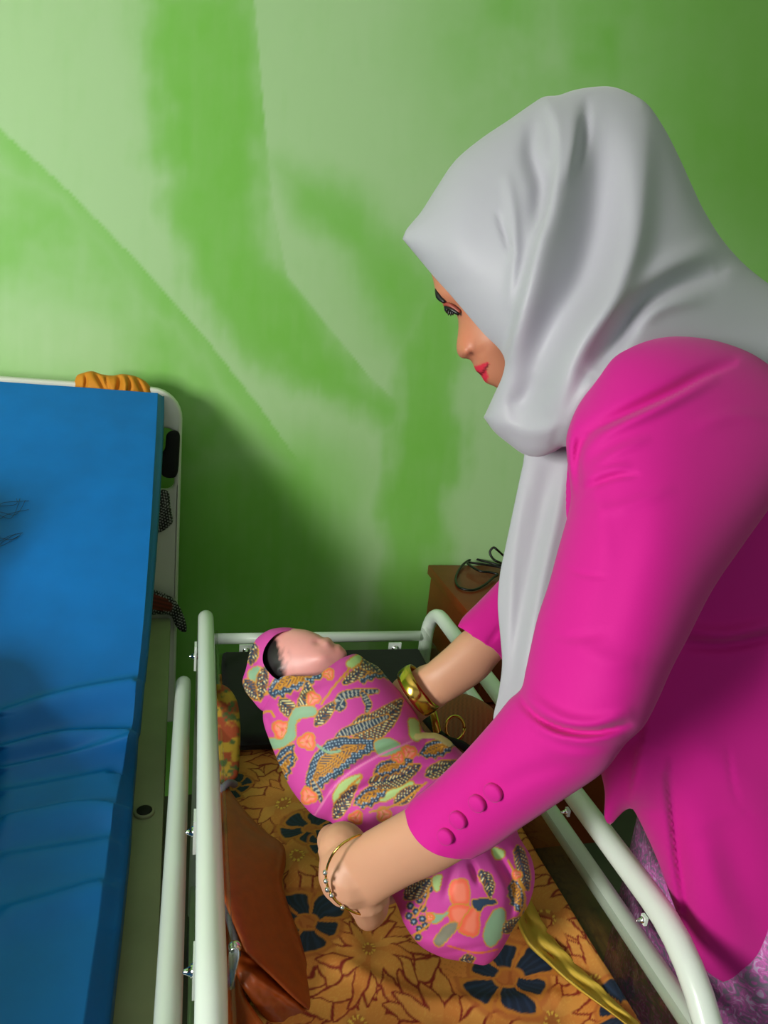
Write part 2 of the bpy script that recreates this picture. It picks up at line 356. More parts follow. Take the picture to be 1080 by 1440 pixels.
hb = plate(shield(-.97, tr[0], .34, topz, .075), [rrect(sx1-.055, sx1, sz0, sz1, .022), rrect(-.955, -.90, sz0, sz1, .022)], HBY, HBY+.035, .009)
auto(hb.build('headboard', CREAM, bed), 50)
BZ = .665
bl = atZ(212, 868, BZ); br = atZ(240, 868, BZ); b2 = atZ(220, 1440, BZ); xr = br[0]
beam = MB().box((xr-.075, -.6, BZ-.075), (xr, 1.835, BZ), .006); k_ = (b2[0]-br[0])/(br[1]-b2[1]); beam.V = [(v[0]+k_*(br[1]-v[1]), v[1], v[2]) for v in beam.V]; auto(beam.build('side_beam', GREYGREEN, bed))
beam = MB().box((-.95, -.6, BZ-.075), (-.88, 1.80, BZ), .006); auto(beam.build('side_beam', GREYGREEN, bed))
hp = atZ(203, 1143, BZ)
MB().disc(hp+[0, 0, .002], (0, 0, 1), .017, .006, 24).build('socket_ring', GREYGREEN, bed)
MB().disc(hp+[0, 0, .0045], (0, 0, 1), .0125, .004, 24).build('socket_hole', DARKMETAL, bed)
for y in (-.5, .5, 1.7): MB().box((-.9, y, BZ-.07), (xr-.07, y+.04, BZ-.02), .004).build('cross_bar', GREYGREEN, bed, smooth=False)
# strut standing under the top end of the back rest, like the pale upright behind the mattress edge
for x in (-.84, -.16):
    for y in (-.4, 1.7):
        leg = MB().tube([(x, y, .06), (x, y, BZ-.07)], .022, 16, 'flat').build('leg', GREYGREEN, bed)
        MB().disc((x, y, .045), (1, 0, 0), .045, .03, 24).build('caster', RUBBER, leg)
b = MB(); b.box((-.85, -.5, BZ-.03), (xr-.08, 1.15, BZ-.005), .004); b.build('bed_deck', GREYGREEN, bed, smooth=False)
# mattress: cross-sections along its length
TZ = .775
A0 = atY(222, 552, 1.80); B0 = atZ(176, 1075, TZ)
npl = np.cross([1, 0, 0], [0, A0[1]-B0[1], A0[2]-B0[2]])
top = [(222, 552), (220, 600), (213, 720), (203, 860), (193, 960), (184, 1035)]; flat = [(173, 1085), (161, 1140), (140, 1285), (117, 1440)]
E1 = [atP(x, y, A0, npl) for x, y in top]+[atZ(x, y, TZ) for x, y in flat]
E1.append(E1[-1]+(E1[-1]-E1[-2])/np.linalg.norm(E1[-1]-E1[-2])*.9); E1 = np.array(E1)
o_px = [(231, 556), (229, 605), (222, 725), (211, 865), (201, 965), (193, 1045), (188, 1092), (185, 1150), (171, 1285), (153, 1440)]
E2 = []
for i, (x, y) in enumerate(o_px):
    D = (E1[i]-CAM)@(R@np.array([0, 0, -1.]))
    E2.append(atD(x, y, D+.035))
E2.append(E1[-1]+(E2[-1]-E1[-2])); E2 = np.array(E2)
E1s = spline(E1, 34); E2s = spline(E2, 34); T = np.gradient(E1s, axis=0); T[:, 0] = 0; T /= np.linalg.norm(T, axis=1)[:, None]
Nn = np.stack([np.zeros(len(T)), T[:, 2], -T[:, 1]], 1); Nn *= np.sign(Nn[:, 2:3])
rows = []; NX = 60
u = np.linspace(0, 1, NX)**1.6
wr = [[(0, 1010), (90, 982), (186, 964)], [(0, 1062), (90, 1040), (180, 1037)], [(0, 1098), (100, 1073), (189, 1050)], [(0, 1130), (150, 1098)], [(0, 1168), (120, 1144), (182, 1153)], [(0, 1290), (140, 1250)], [(0, 1215), (150, 1190)]]
wa = [.020, .024, .019, .012, .022, .010, .009]
for i in range(len(E1s)):
    e, q = E1s[i], E2s[i]; n = Nn[i]; row = []
    L = np.array([-1.0, e[1], e[2]])
    topr = e[None]+(L-e)[None]*u[:, None]
    low = q-n*.075
    side = [e+(q-e)*.06-n*.001, e+(q-e)*.35-n*.002, e+(q-e)*.75-n*.004, q, q-n*.02, q-n*.05, low+np.array([-.012, 0, 0])]
    row = list(side[::-1])+list(topr)+[L-n*.02, L-n*.09]
    rows.append(np.array(row))
Vm = np.array(rows); ns, nr = Vm.shape[:2]
px, py = proj(Vm.reshape(-1, 3)); px = px.reshape(ns, nr); py = py.reshape(ns, nr)
dz = np.zeros((ns, nr))
for ln, a in zip(wr, wa):
    d, s, t = segdist(px, py, spline(ln, 5)); f_ = np.exp(-np.where(s > 0, (d/26)**2, (d/9)**2)); lim = sst(-160, 0, px)*.6+.4
    dz += a*f_*lim*np.where(px < 0, .6, 1)
dz += .006*(fbm(px+900, py+900, 120, 5)-.5)
Vm += dz[..., None]*Nn[:, None, :]
mi = (np.arange(ns-1)[:, None]*nr+np.arange(nr-1)[None]).ravel()
Fm = [tuple(f) for f in np.stack([mi, mi+1, mi+nr+1, mi+nr], 1)]+[tuple(range(nr))[::-1], tuple((ns-1)*nr+k for k in range(nr))]
matt = auto(mk('bed_mattress', Vm.reshape(-1, 3), Fm, BLUE, None), 75)
tag(matt, 'blue vinyl hospital mattress with its back end raised, creased at the bend', 'mattress')
# back rest panel under the raised mattress (hidden support)
bp = MB(); a = np.array([-.9, A0[1], A0[2]-.13]); b_ = np.array([-.9, B0[1]+.03, BZ-.01])
P4 = [a, b_, b_+[.9+xr-.09, 0, 0], a+[.9+xr-.09, 0, 0]]; bp.add([*P4, *[p+np.array([0, .02, -.02]) for p in P4]], [(0, 1, 2, 3), (4, 7, 6, 5), (0, 4, 5, 1), (1, 5, 6, 2), (2, 6, 7, 3), (3, 7, 4, 0)])
bp.build('backrest_panel', GREYGREEN, bed, smooth=False)
def DY(x, y, Y): return float(Y/ray(x, y)[1])
def DZ(x, y, Z): return float((Z-1.5)/ray(x, y)[2])
def onY(P, Y): return [(x, y, DY(x, y, Y)) for x, y in P]
def onZ(P, Z): return [(x, y, DZ(x, y, Z)) for x, y in P]
# ---- mustard scarf knotted over the headboard
P = [(106, 560), (107, 530), (118, 524), (130, 522), (142, 526), (158, 528), (172, 526), (190, 529), (204, 536), (213, 547), (216, 565), (160, 575)]
inf = inflate(P, onY([(110, 540), (160, 540), (213, 545), (160, 570)], HBY+.017), 1.1, 1.1, 2., [([(x, 520), (x+5, 535), (x+9, 552)], -7, 3.5) for x in ()]+[([(118, 520), (121, 534), (119, 552)], -7, 2.5), ([(131, 518), (138, 532), (150, 552)], -8, 3), ([(150, 520), (149, 536), (156, 552)], -6, 2), ([(163, 520), (168, 536), (165, 554)], -9, 3.5), ([(176, 520), (183, 540), (181, 556)], -6, 2.2), ([(188, 522), (196, 540), (204, 556)], -7, 3), ([(170, 524), (176, 540), (174, 556)], 4, 3)])
tag(put(inf, 'scarf', MUSTARD), 'mustard gathered scarf bunched over the top of the white headboard', 'scarf')
# ---- polka-dot cloth behind the mattress
def dotcol(o, rust=None):
    x, y = o.px, o.py; a = .5; X = (x*.9+y*.3)/3.6; Y = (y*.9-x*.3)/3.6; k = np.floor(Y) % 2
    d = np.hypot((X+k*.5) % 1-.5, Y % 1-.5); w = sst(.3, .2, d)[:, None]; c = lin(14, 14, 16)*(1-w)+lin(205, 205, 205)*w
    if rust is not None:
        m = sst(1, -1, sdf(x, y, rust))[:, None]; st = (.75+.35*np.sin((y+x*-.25)*1.1))[:, None]; c = c*(1-m)+lin(132, 46, 22)*st*m
    return c
dots = thing('polka_dot_cloth', atY(228, 890, HBY-.03), 'black polka dot cloth with rust lining hanging between mattress and headboard', 'cloth')
i1 = inflate([(212, 700), (226, 689), (237, 692), (240, 712), (243, 733), (236, 742), (224, 749), (208, 752)], onY([(212, 700), (240, 720), (225, 745)], HBY-.012), .35, .35, 1.6, rings=(.5,))
put(i1, 'upper_corner', PLAIN, dots, dotcol(i1))
i2 = inflate([(200, 826), (216, 829), (235, 836), (247, 845), (256, 860), (262, 878), (262, 888), (255, 888), (247, 880), (240, 866), (225, 864), (200, 862)], onY([(205, 830), (258, 885), (225, 860)], HBY-.016), .4, .4, 1.6, rings=(.5,))
put(i2, 'lower_corner', PLAIN, dots, dotcol(i2, [(195, 833), (216, 834), (236, 843), (244, 852), (240, 860), (222, 858), (195, 856)]))
i3 = inflate([(190, 700), (213, 690), (216, 750), (208, 830), (203, 862), (190, 860)], onY([(200, 700), (215, 780), (200, 850)], HBY-.01), .3, .3, 4., rings=(.5,))
put(i3, 'hanging_fold', PLAIN, dots, dotcol(i3))
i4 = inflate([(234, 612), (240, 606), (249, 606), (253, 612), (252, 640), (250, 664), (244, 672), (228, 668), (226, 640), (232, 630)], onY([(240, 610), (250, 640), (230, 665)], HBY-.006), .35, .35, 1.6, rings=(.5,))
put(i4, 'dark_piece', BLACKCLOTH, dots)  # near-black piece set over the headboard's hand slot
# ================================================================== BEDSIDE CABINET
cz = atY(602, 794, WY-.02); cx0, czt = cz[0], cz[2]
cab = thing('bedside_cabinet', (cx0+.24, 1.73, 0), 'brown varnished bedside cabinet against the green wall behind the baby cot', 'cabinet')
b = MB().box((cx0, 1.50, czt-.03), (cx0+.48, WY-.02, czt), .004); auto(b.build('top', WOOD, cab))
b = MB().box((cx0+.012, 1.52, .08), (cx0+.47, WY-.025, czt-.03), .003); auto(b.build('body', WOOD, cab))
b = MB().box((cx0+.02, 1.50, .1), (cx0+.46, 1.519, czt-.22), .003); d_ = auto(b.build('door', WOOD, cab))
MB().tube([(cx0+.42, 1.495, .4), (cx0+.42, 1.478, .41), (cx0+.42, 1.478, .5), (cx0+.42, 1.495, .51)], .005, 10).build('handle', CHROME, d_)
b = MB().box((cx0+.02, 1.50, czt-.21), (cx0+.46, 1.519, czt-.04), .003); d_ = auto(b.build('drawer', WOOD, cab))
MB().ball((cx0+.24, 1.488, czt-.125), .012).build('knob', CHROME, d_)
for x in (cx0+.04, cx0+.43):
    for y in (1.55, WY-.06): MB().tube([(x, y, 0), (x, y, .08)], .018, 12, 'flat').build('foot', BLACK, cab)
# ---- black cable on the cabinet
w = []
for x, y, yy, zz in ((735, 800, 1.80, 0), (718, 790, 1.83, .012), (700, 774, 1.86, None), (694, 770, 1.87, None), (689, 776, 1.87, None), (692, 784, 1.86, None), (700, 790, 1.84, None)):
    w.append(atY(x, y, yy) if zz is None else atZ(x, y, czt+.006+zz))
for x, y, h in ((720, 797, .01), (699, 794, .012), (680, 789, .012), (665, 786, .01), (652, 793, .006), (643, 806, .004), (641, 817, .004), (645, 825, .004), (655, 829, .004), (668, 829, .004), (682, 822, .006), (694, 812, .01), (700, 808, .012), (690, 805, .014), (675, 803, .016), (662, 796, .016), (658, 791, .016), (675, 793, .016), (700, 797, .012), (730, 806, .006)):
    w.append(atZ(x, y, czt+h+.001))
cb = MB().tube(spline(w, 8), .0036, 8).build('power_cable', BLACK); tag(cb, 'coiled black cable lying on the brown bedside cabinet', 'cable')
# ================================================================== BABY COT
RZ, LXr, RXr = .90, .028, .512
cot = thing('baby_cot', (.27, .85, 0), 'white tube framed hospital baby cot on a wheeled stand with clear sides', 'cot')
YN, YF = .40, 1.385
def hoop(x, s, name):
    rr = .085; rn = .15; P = [(x, YN, .12), (x, YN, .5), (x, YN, RZ-rn-.02)]
    P += [(x, YN+rn-rn*math.cos(a), RZ-rn+rn*math.sin(a)) for a in np.linspace(.1, math.pi/2, 10)]
    P += [(x, y, RZ) for y in np.linspace(YN+rn+.04, YF-rr-.05, 10)]
    P += [(x, YF-rr+rr*math.sin(a), RZ-rr+rr*math.cos(a)) for a in np.linspace(0, math.pi/2, 8)]
    P += [(x, YF, RZ-rr-.03), (x, YF, .5), (x, YF, .12)]
    return MB().tube(np.array(P), .0148, 18, 'flat').build(name, WHITE, cot)
hl = hoop(LXr, -1, 'side_hoop'); hr = hoop(RXr, 1, 'side_hoop')
def lower(x, z, y0, y1):
    rr = .05; P = [(x, y0, z-.2), (x, y0, z-rr-.03)]+[(x, y0+rr-rr*math.cos(a), z-rr+rr*math.sin(a)) for a in np.linspace(.1, math.pi/2, 6)]
    P += [(x, y, z) for y in np.linspace(y0+rr+.04, y1-rr-.04, 8)]+[(x, y1-rr+rr*math.sin(a), z-rr+rr*math.cos(a)) for a in np.linspace(0, math.pi/2, 6)]+[(x, y1, z-rr-.03), (x, y1, z-.2)]
    return MB().tube(np.array(P), .0138, 16, 'flat').build('drop_rail', WHITE, cot)
pl = atZ(258, 958, .81); lower(pl[0], .81, .2, pl[1]+.03); pr = atZ(800, 1180, .81)
q = atZ(858, 1267, .81); lower(q[0], .81, YN+.02, 1.25)
ze = atY(460, 896, YF)[2]
MB().tube([(LXr, YF, ze), (RXr, YF, ze)], .0115, 16, 'flat').build('end_rail', WHITE, cot)
MB().tube([(LXr, YN, .60), (RXr, YN, .60)], .0115, 16, 'flat').build('end_rail', WHITE, cot)
# thin flat bar on the outer left side
f1 = atZ(243, 1150, .70); f2 = atZ(229, 1395, .66)
b = MB().box((f1[0]-.004, f2[1], .60), (f1[0]+.012, f1[1]+.3, .66), .003); auto(b.build('flat_bar', GREYGREEN, cot))
# clear tub panels
TB, TT = .70, .855
for lo, hi in (((LXr+.020, .40, TB), (LXr+.025, YF-.03, TT)), ((RXr-.025, .40, TB), (RXr-.020, YF-.03, TT)), ((LXr+.03, YF-.03, TB), (RXr-.03, YF-.025, ze-.02)), ((LXr+.03, .395, TB), (RXr-.03, .40, TT-.05))):
    MB().box(lo, hi, .001, 1).build('clear_panel', ACRYLIC, cot, smooth=False)
MB().box((LXr+.0, .40, TB-.02), (RXr-.0, YF-.01, TB-.003), .004).build('base_tray', WHITE, cot, smooth=False)
for y in (.42, .9, YF-.05): MB().tube([(LXr-.0, y, TB-.032), (RXr+.0, y, TB-.032)], .012, 12, 'flat').build('cross_bar', WHITE, cot)
for y in (YN, YF):
    MB().tube([(LXr, y, .20), (RXr, y, .20)], .012, 12, 'flat').build('cross_bar', WHITE, cot)
for x in (LXr, RXr):
    MB().tube([(x, YN, .20), (x, YF, .20)], .012, 12, 'flat').build('cross_bar', WHITE, cot)
    for y in (YN, YF):
        c_ = MB().disc((x, y, .05), (1, 0, 0), .05, .028, 24).build('caster', RUBBER, cot)
        MB().tube([(x, y, .05), (x, y, .13)], .012, 10, 'flat').build('caster_fork', CHROME, c_)
# bracket clips with cap nuts
def clip(P, out, along=(0, 1, 0), size=(.012, .024), nut=.0055):
    P = np.array(P, float); out = np.array(out, float); al = np.array(along, float); up = np.cross(out, al)
    b = MB(); a, c = size
    Vx = [P+out*o+al*s*a+up*t*c for o in (-.002, .002) for s in (-1, 1) for t in (-1, 1)]
    b.add(Vx, [(0, 1, 3, 2), (4, 6, 7, 5), (0, 4, 5, 1), (2, 3, 7, 6), (0, 2, 6, 4), (1, 5, 7, 3)])
    c_ = b.build('rail_clip', WHITE, cot, smooth=False)
    MB().tube([P-out*.001, P+out*.004, P+out*.0042, P+out*.009], [nut*1.2, nut*1.2, nut*.9, nut*.5], 12).build('cap_nut', CHROME, c_)
for x, y in ((267, 1170), (265, 1366), (270, 923)):
    p = atZ(x, y, .862); clip((min(p[0]+.006, LXr-.012), p[1], .862), (-1, 0, 0))
for x, y in ((806, 1141), (914, 1292)):
    p = atZ(x, y, .885); clip((RXr-.0145, p[1], .885), (-1, 0, 0), size=(.004, .005), nut=.003)
for x, y in ((346, 914), (555, 911)):
    p = atY(x, y, YF-.031); clip(p, (0, -1, 0), (1, 0, 0), size=(.014, .012), nut=.006)
# ================================================================== BEDDING AND BAGS IN THE COT
SZ = .775
def sheet_col(X, Y):
    base = lin(222, 136, 58); dark = lin(150, 66, 22); line = lin(142, 34, 18); gold = lin(234, 172, 80); navy = lin(26, 44, 70)
    cs = []
    for x, y in ((500, 1420), (560, 1395), (620, 1440), (770, 1425), (690, 1290), (470, 1330), (420, 1200), (520, 1330), (400, 1120), (480, 1100), (830, 1390), (760, 1290), (350, 1400), (560, 1130), (690, 1180)):
        p = atZ(x, y, SZ); cs.append(p[:2]+0)
    g = np.random.default_rng(3)
    for yy in np.arange(.1, 1.4, .105):
        for xx in np.arange(.06, .6, .115):
            q = np.array([xx+g.uniform(-.03, .03), yy+g.uniform(-.03, .03)])
            if min(np.linalg.norm(q-c) for c in cs) > .085: cs.append(q)
    cs = np.array(cs); wx = (fbm(X*1000, Y*1000, 50, 2)-.5)*.03; wy = (fbm(X*1000+500, Y*1000, 50, 6)-.5)*.03; Xw, Yw = X+wx, Y+wy
    tn = fbm(X*1000+50, Y*1000, 45, 12); c = base*(1-.5*tn[:, None])+gold*.5*tn[:, None]
    q_ = np.abs(np.sin((X*.8+Y*.6)*420+tn*14)); c = c*(1-.35*sst(.3, .0, q_)[:, None])+line*.35*sst(.3, .0, q_)[:, None]
    lw = .0015
    for k in np.random.default_rng(8).permutation(len(cs)):
        C = cs[k]; d_ = np.hypot(Xw-C[0], Yw-C[1]); I_ = np.flatnonzero(d_ < .1); d = d_[I_]; cI = c[I_]
        n_ = 8+k % 4; th = np.arctan2(Yw[I_]-C[1], Xw[I_]-C[0])+k*.7+np.sin(k*3.)*d*7
        for off, Rm in ((.5, .094), (0., .074)):
            fr = (th*n_/(2*np.pi)+off) % 1; pet = np.floor(th*n_/(2*np.pi)+off) % n_; Rp = Rm*(.82+.18*np.sin(pet*2.7+k)); u_ = np.clip(d/Rp, 0, 1)
            half = (np.pi/n_)*Rm*.46*np.sin(np.pi*np.clip(u_**.85, 0, 1))**.7; f_ = np.abs(fr-.5)*2*np.pi/n_*d-half
            ins = ((f_ < 0) & (d < Rp))[:, None]; tone = (.5+.5*np.sin(pet*2.3+k*1.7+off*4))[:, None]
            pc = base*(1-.55*tone)+gold*.55*tone; pc = pc*(.68+.32*sst(0, .035, d)[:, None])
            vein = (sst(.8, .98, np.cos((fr-.5)*n_*d*200))*sst(.012, .03, d))[:, None]; pc = pc*(1-.3*vein)+lin(236, 190, 90)*.3*vein
            cI = np.where(ins, pc, cI); m = (sst(lw*1.5, lw*.5, np.abs(f_))*(d < Rp*1.01)*(d > .012))[:, None]; cI = cI*(1-m)+line*m
        dd = sst(.012, .011, d)[:, None]; cI = cI*(1-dd*.5)+dark*dd*.5
        dots_ = (sst(.0026, .0016, np.abs(d-.009))*(np.sin(th*10) > 0))[:, None]; cI = cI*(1-dots_)+lin(226, 186, 70)*dots_
        c[I_] = cI
    for x, y, s, n0 in ((716, 1362, .052, .2), (428, 1288, .05, 1.), (440, 1158, .045, .4), (505, 1155, .04, .9), (880, 1440, .04, .1), (330, 1095, .03, 0), (460, 1180, .03, 0), (600, 1190, .04, 0)):
        p = atZ(x, y, SZ); dx, dy = X+wx*.8-p[0], Y+wy*.8-p[1]; r = np.hypot(dx, dy); t = np.arctan2(dy, dx)+n0; f_ = (t*6/(2*np.pi)) % 1; w = np.abs(f_-.5)*2; r = r/(.9+.16*np.sin(np.floor(t*6/(2*np.pi))*2.1+n0*5))
        halo = sst(s*1.25, s*1.15, r)[:, None]; c = c*(1-halo*.8)+(base*.55+line*.45)*halo*.8
        pe = (sst(.82, .74, w+.35*(r/s > .9)*(r/s-.9)*4)*sst(s*1.02, s*.97, r)*sst(s*.3, s*.36, r))
        ol = (sst(.98, .9, w)*sst(s*1.1, s*1.05, r)*sst(s*.22, s*.28, r))
        c = c*(1-ol[:, None])+lin(206, 130, 46)*ol[:, None]; vein = (.7+.6*np.clip(np.cos(w*14), 0, 1))[:, None]; c = c*(1-pe[:, None])+navy*vein*pe[:, None]
    return c
gx = np.arange(LXr+.03, RXr-.026, .0016); gy = np.r_[np.arange(.405, 1.085, .0016), np.arange(1.09, 1.345, .012)]; XX, YY = np.meshgrid(gx, gy); X, Y = XX.ravel(), YY.ravel()
def sheetZ(X, Y):
    t = np.clip((X-.38)/.1, 0, 1); z = SZ-.012+.028*t*t+.006*(fbm(X*1000+300, Y*1000+300, 130, 9)-.5)
    q = [atZ(x, y, SZ) for x, y in ((470, 1340), (530, 1370), (600, 1400), (700, 1400), (780, 1395))]
    d, s, _ = segdist(X, Y, [p[:2] for p in q]); z += .006*np.exp(-(d/.012)**2)
    d, s, _ = segdist(X, Y, [atZ(x, y, SZ)[:2] for x, y in ((400, 1180), (470, 1250), (500, 1330))]); z += .006*np.exp(-(d/.02)**2); return z
Zt = sheetZ(X, Y)+.0; n = len(X); nx = len(gx); ny = len(gy)
si = (np.arange(ny-1)[:, None]*nx+np.arange(nx-1)[None]).ravel(); Fs = [tuple(f) for f in np.stack([si, si+1, si+nx+1, si+nx], 1)]
rim = list(range(nx))+[r*nx+nx-1 for r in range(1, ny)]+list(range(ny*nx-2, (ny-1)*nx-1, -1))+[r*nx for r in range(ny-2, 0, -1)]
Vs = np.stack([X, Y, Zt], 1); lowv = Vs[rim].copy(); lowv[:, 2] = TB+.002; k = len(rim)
Fs += [(rim[i], n+i, n+(i+1) % k, rim[(i+1) % k]) for i in range(k)]+[tuple(n+i for i in range(k))[::-1]]
cc = sheet_col(np.r_[X, lowv[:, 0]], np.r_[Y, lowv[:, 1]])
tag(mk('cot_mattress', np.vstack([Vs, lowv]), Fs, SHEET, None, cc), 'cot mattress covered in orange batik cloth with dark blue flowers', 'mattress')
# yellow cloth edge lying on the sheet
w = [(738, 1262, 10), (742, 1290, 16), (756, 1318, 18), (778, 1342, 15), (802, 1366, 14), (830, 1390, 12), (860, 1415, 9), (890, 1440, 7), (925, 1472, 6)]
Lp = spline([(a, b) for a, b, c in w], 10); Wd = np.interp(np.linspace(0, 1, len(Lp)), np.linspace(0, 1, len(w)), [c for a, b, c in w]); Tn = np.gradient(Lp, axis=0); Tn /= np.linalg.norm(Tn, axis=1)[:, None]; Np = np.stack([-Tn[:, 1], Tn[:, 0]], 1)
b = MB(); Vy = []; K = 9
for i in range(len(Lp)):
    for k in range(K):
        t = k/(K-1)*2-1; q = Lp[i]+Np[i]*Wd[i]*t; p0 = atZ(q[0], q[1], SZ+.012); zz = sheetZ(np.array([p0[0]]), np.array([p0[1]]))[0]; p = atZ(q[0], q[1], zz+.004+.012*math.exp(-((t-.75)/.25)**2)+.005*math.exp(-((t+.3)/.4)**2)+.003*math.sin(i*.35+t*3)); Vy.append(p)
Fy = [(i*K+k, (i+1)*K+k, (i+1)*K+k+1, i*K+k+1) for i in range(len(Lp)-1) for k in range(K-1)]
yo = mk('yellow_cloth', Vy, Fy, YELLOW); sm = yo.modifiers.new('thickness', 'SOLIDIFY'); sm.thickness = .003
tag(yo, 'folded yellow cloth edging lying on the orange sheet beside the cot side', 'cloth')
# orange handbag on the left side of the cot
bag = thing('orange_handbag', atZ(370, 1300, SZ), 'orange leather handbag with a zipper standing at the left side of the cot', 'bag')
Dg = [(310, 1110, 1.0), (400, 1190, .97), (330, 1300, .80), (455, 1420, .80), (400, 1300, .87)]
g = inflate([(296, 1150), (306, 1122), (318, 1104, 0, 1), (345, 1140), (372, 1168), (398, 1188), (402, 1215), (397, 1240), (408, 1280), (424, 1320), (440, 1362), (456, 1408), (452, 1432), (420, 1410), (380, 1372), (348, 1342), (338, 1322), (318, 1275), (300, 1230)], Dg, .5, .9, 3., [([(400, 1190), (394, 1240), (415, 1310), (450, 1400)], 5, 3), ([(330, 1130), (345, 1160), (400, 1195)], -4, 5), ([(318, 1115), (330, 1200), (345, 1300)], 4, 16)], cap=20)
put(g, 'front_panel', ORANGE, bag)
g = inflate([(336, 1338), (350, 1342), (385, 1372), (425, 1408), (455, 1425), (458, 1445), (430, 1470), (380, 1440), (345, 1395), (330, 1362)], [(340, 1345, .795), (450, 1425, .795), (400, 1440, .775), (340, 1390, .77)], .8, .9, 3., [([(345, 1365), (390, 1395), (440, 1430)], 6, 6), ([(340, 1352), (370, 1362), (400, 1392)], -5, 4)], disp=lambda x, y: 5*(fbm(x+200, y+200, 14, 3)-.5), cap=22)
put(g, 'lower_gusset', ORANGE, bag)
g = inflate([(292, 1160), (306, 1230), (325, 1300), (338, 1350), (345, 1400), (385, 1470), (330, 1500), (290, 1470)], [(300, 1200, .93), (330, 1340, .82), (320, 1450, .78), (300, 1450, .8)], .7, .9, 5.)
put(g, 'back_panel', ORANGE, bag)
zl = spline(pxpath([(303, 1205, .885), (312, 1250, .845), (322, 1290, .81), (330, 1320, .79), (334, 1342, .782)]), 12)
MB().tube(zl, .0042, 10).build('zipper', mat('zip_tape', (88, 84, 92), .6, bump=.6, bscale=400), bag)
b = MB(); p0 = atD(330, 1332, .765); b.ball(p0, .0075, 14, (1, 1, .8)); zp = b.build('zip_slider', CHROME, bag)
pp = inflate([(322, 1338), (328, 1332), (336, 1335), (337, 1348), (332, 1372), (327, 1390), (320, 1392), (316, 1384), (319, 1360)], [(330, 1335, .758), (325, 1390, .755), (318, 1360, .757)], .3, .3, 2., rings=(.5,), cap=2.2, capb=2)
put(pp, 'zip_puller', CHROME, bag)
st = MB().tube(spline(pxpath([(300, 1128, 1.0), (312, 1110, 1.0), (322, 1101, 1.01), (330, 1103, 1.03)]), 10), .005, 10); st.build('strap', mat('grey_webbing', (120, 112, 128), .7), bag)
# yellow batik bundle behind the left rail
yb = inflate([(292, 968), (310, 962), (324, 970), (334, 988), (338, 1020), (337, 1060), (332, 1094), (300, 1100), (288, 1060), (286, 1000)], [(310, 970, 1.17), (335, 1030, 1.12), (310, 1095, 1.075), (290, 1030, 1.14)], .7, .4, 2.6)
n_ = fbm(yb.px+100, yb.py+100, 12, 4); c = lin(176, 140, 34)*(1-sst(.45, .6, n_)[:, None])+lin(150, 60, 22)*sst(.45, .6, n_)[:, None]; n2 = fbm(yb.px+600, yb.py, 9, 8); c = c*(1-sst(.6, .68, n2)[:, None])+lin(70, 90, 40)*sst(.6, .68, n2)[:, None]
tag(put(yb, 'cloth_bundle', SHEET, None, c), 'rolled yellow and red batik cloth tucked in the far left corner of the cot', 'cloth')
# black bag lying across the head end
xa = atY(340, 1000, 1.25)[0]; zt = atY(450, 934, 1.27)[2]
b = MB().box((LXr+.034, 1.06, SZ-.008), (RXr-.03, 1.34, zt), .016, 4); b.V = [(v[0], v[1], v[2]-(.02*max(0, (1.28-v[1])/.2) if v[2] > .79 else 0)+.004*math.sin(v[0]*40)) for v in b.V]; bo = b.build('black_bag', BLACKCLOTH)
tag(bo, 'black soft bag lying across the head end of the cot behind the baby', 'bag')
# brown handbag at the far right of the cot
hbg = thing('brown_handbag', atD(650, 1030, 1.02), 'reddish brown pleated handbag with gold buckle behind the right wrist of the person', 'bag')
g = inflate([(588, 1040), (596, 1005), (615, 985), (640, 975), (662, 978), (688, 992), (697, 1005), (694, 1030), (680, 1060), (640, 1085), (600, 1075)], [(600, 1000, 1.08), (690, 1000, 1.06), (640, 1070, .99), (650, 985, 1.1)], .6, .6, 3., [([(x, 975), (x+4, 1010), (x+2, 1060)], 4, 2.2) for x in range(618, 692, 7)])
cc = np.tile(lin(132, 58, 26), (len(g.px), 1))*(.75+.5*(np.sin(g.px*1.1+g.py*.12)*.5+.5))[:, None]; m = sst(640, 700, g.px)[:, None]; cc = cc*(1-m*.6)+lin(178, 60, 36)*m*.6
put(g, 'body', PLAIN, hbg, cc)
b = MB(); ring = [atD(640+13*math.cos(t), 1024+17*math.sin(t), .985+.01*math.cos(t)) for t in np.linspace(0, 2*math.pi, 25)]; b.tube(ring, .0022, 8, 'flat'); b.build('buckle', GOLD, hbg)
b = MB().tube(spline(pxpath([(608, 1000, 1.0), (612, 1015, .99), (616, 1032, .985)]), 8), .006, 10); b.build('buckle_bar', GOLD, hbg)
b = MB().tube(spline(pxpath([(590, 1000, 1.03), (622, 1036, .98), (650, 1048, .97), (668, 1062, .97)]), 8), .006, 10); b.build('strap', BLACKCLOTH, hbg)
# ================================================================== PERSON
base = np.array([.68, .60, 0.])
per = thing('person', base, 'person in grey headscarf and magenta blazer bending over the cot, holding the wrapped baby', 'person')
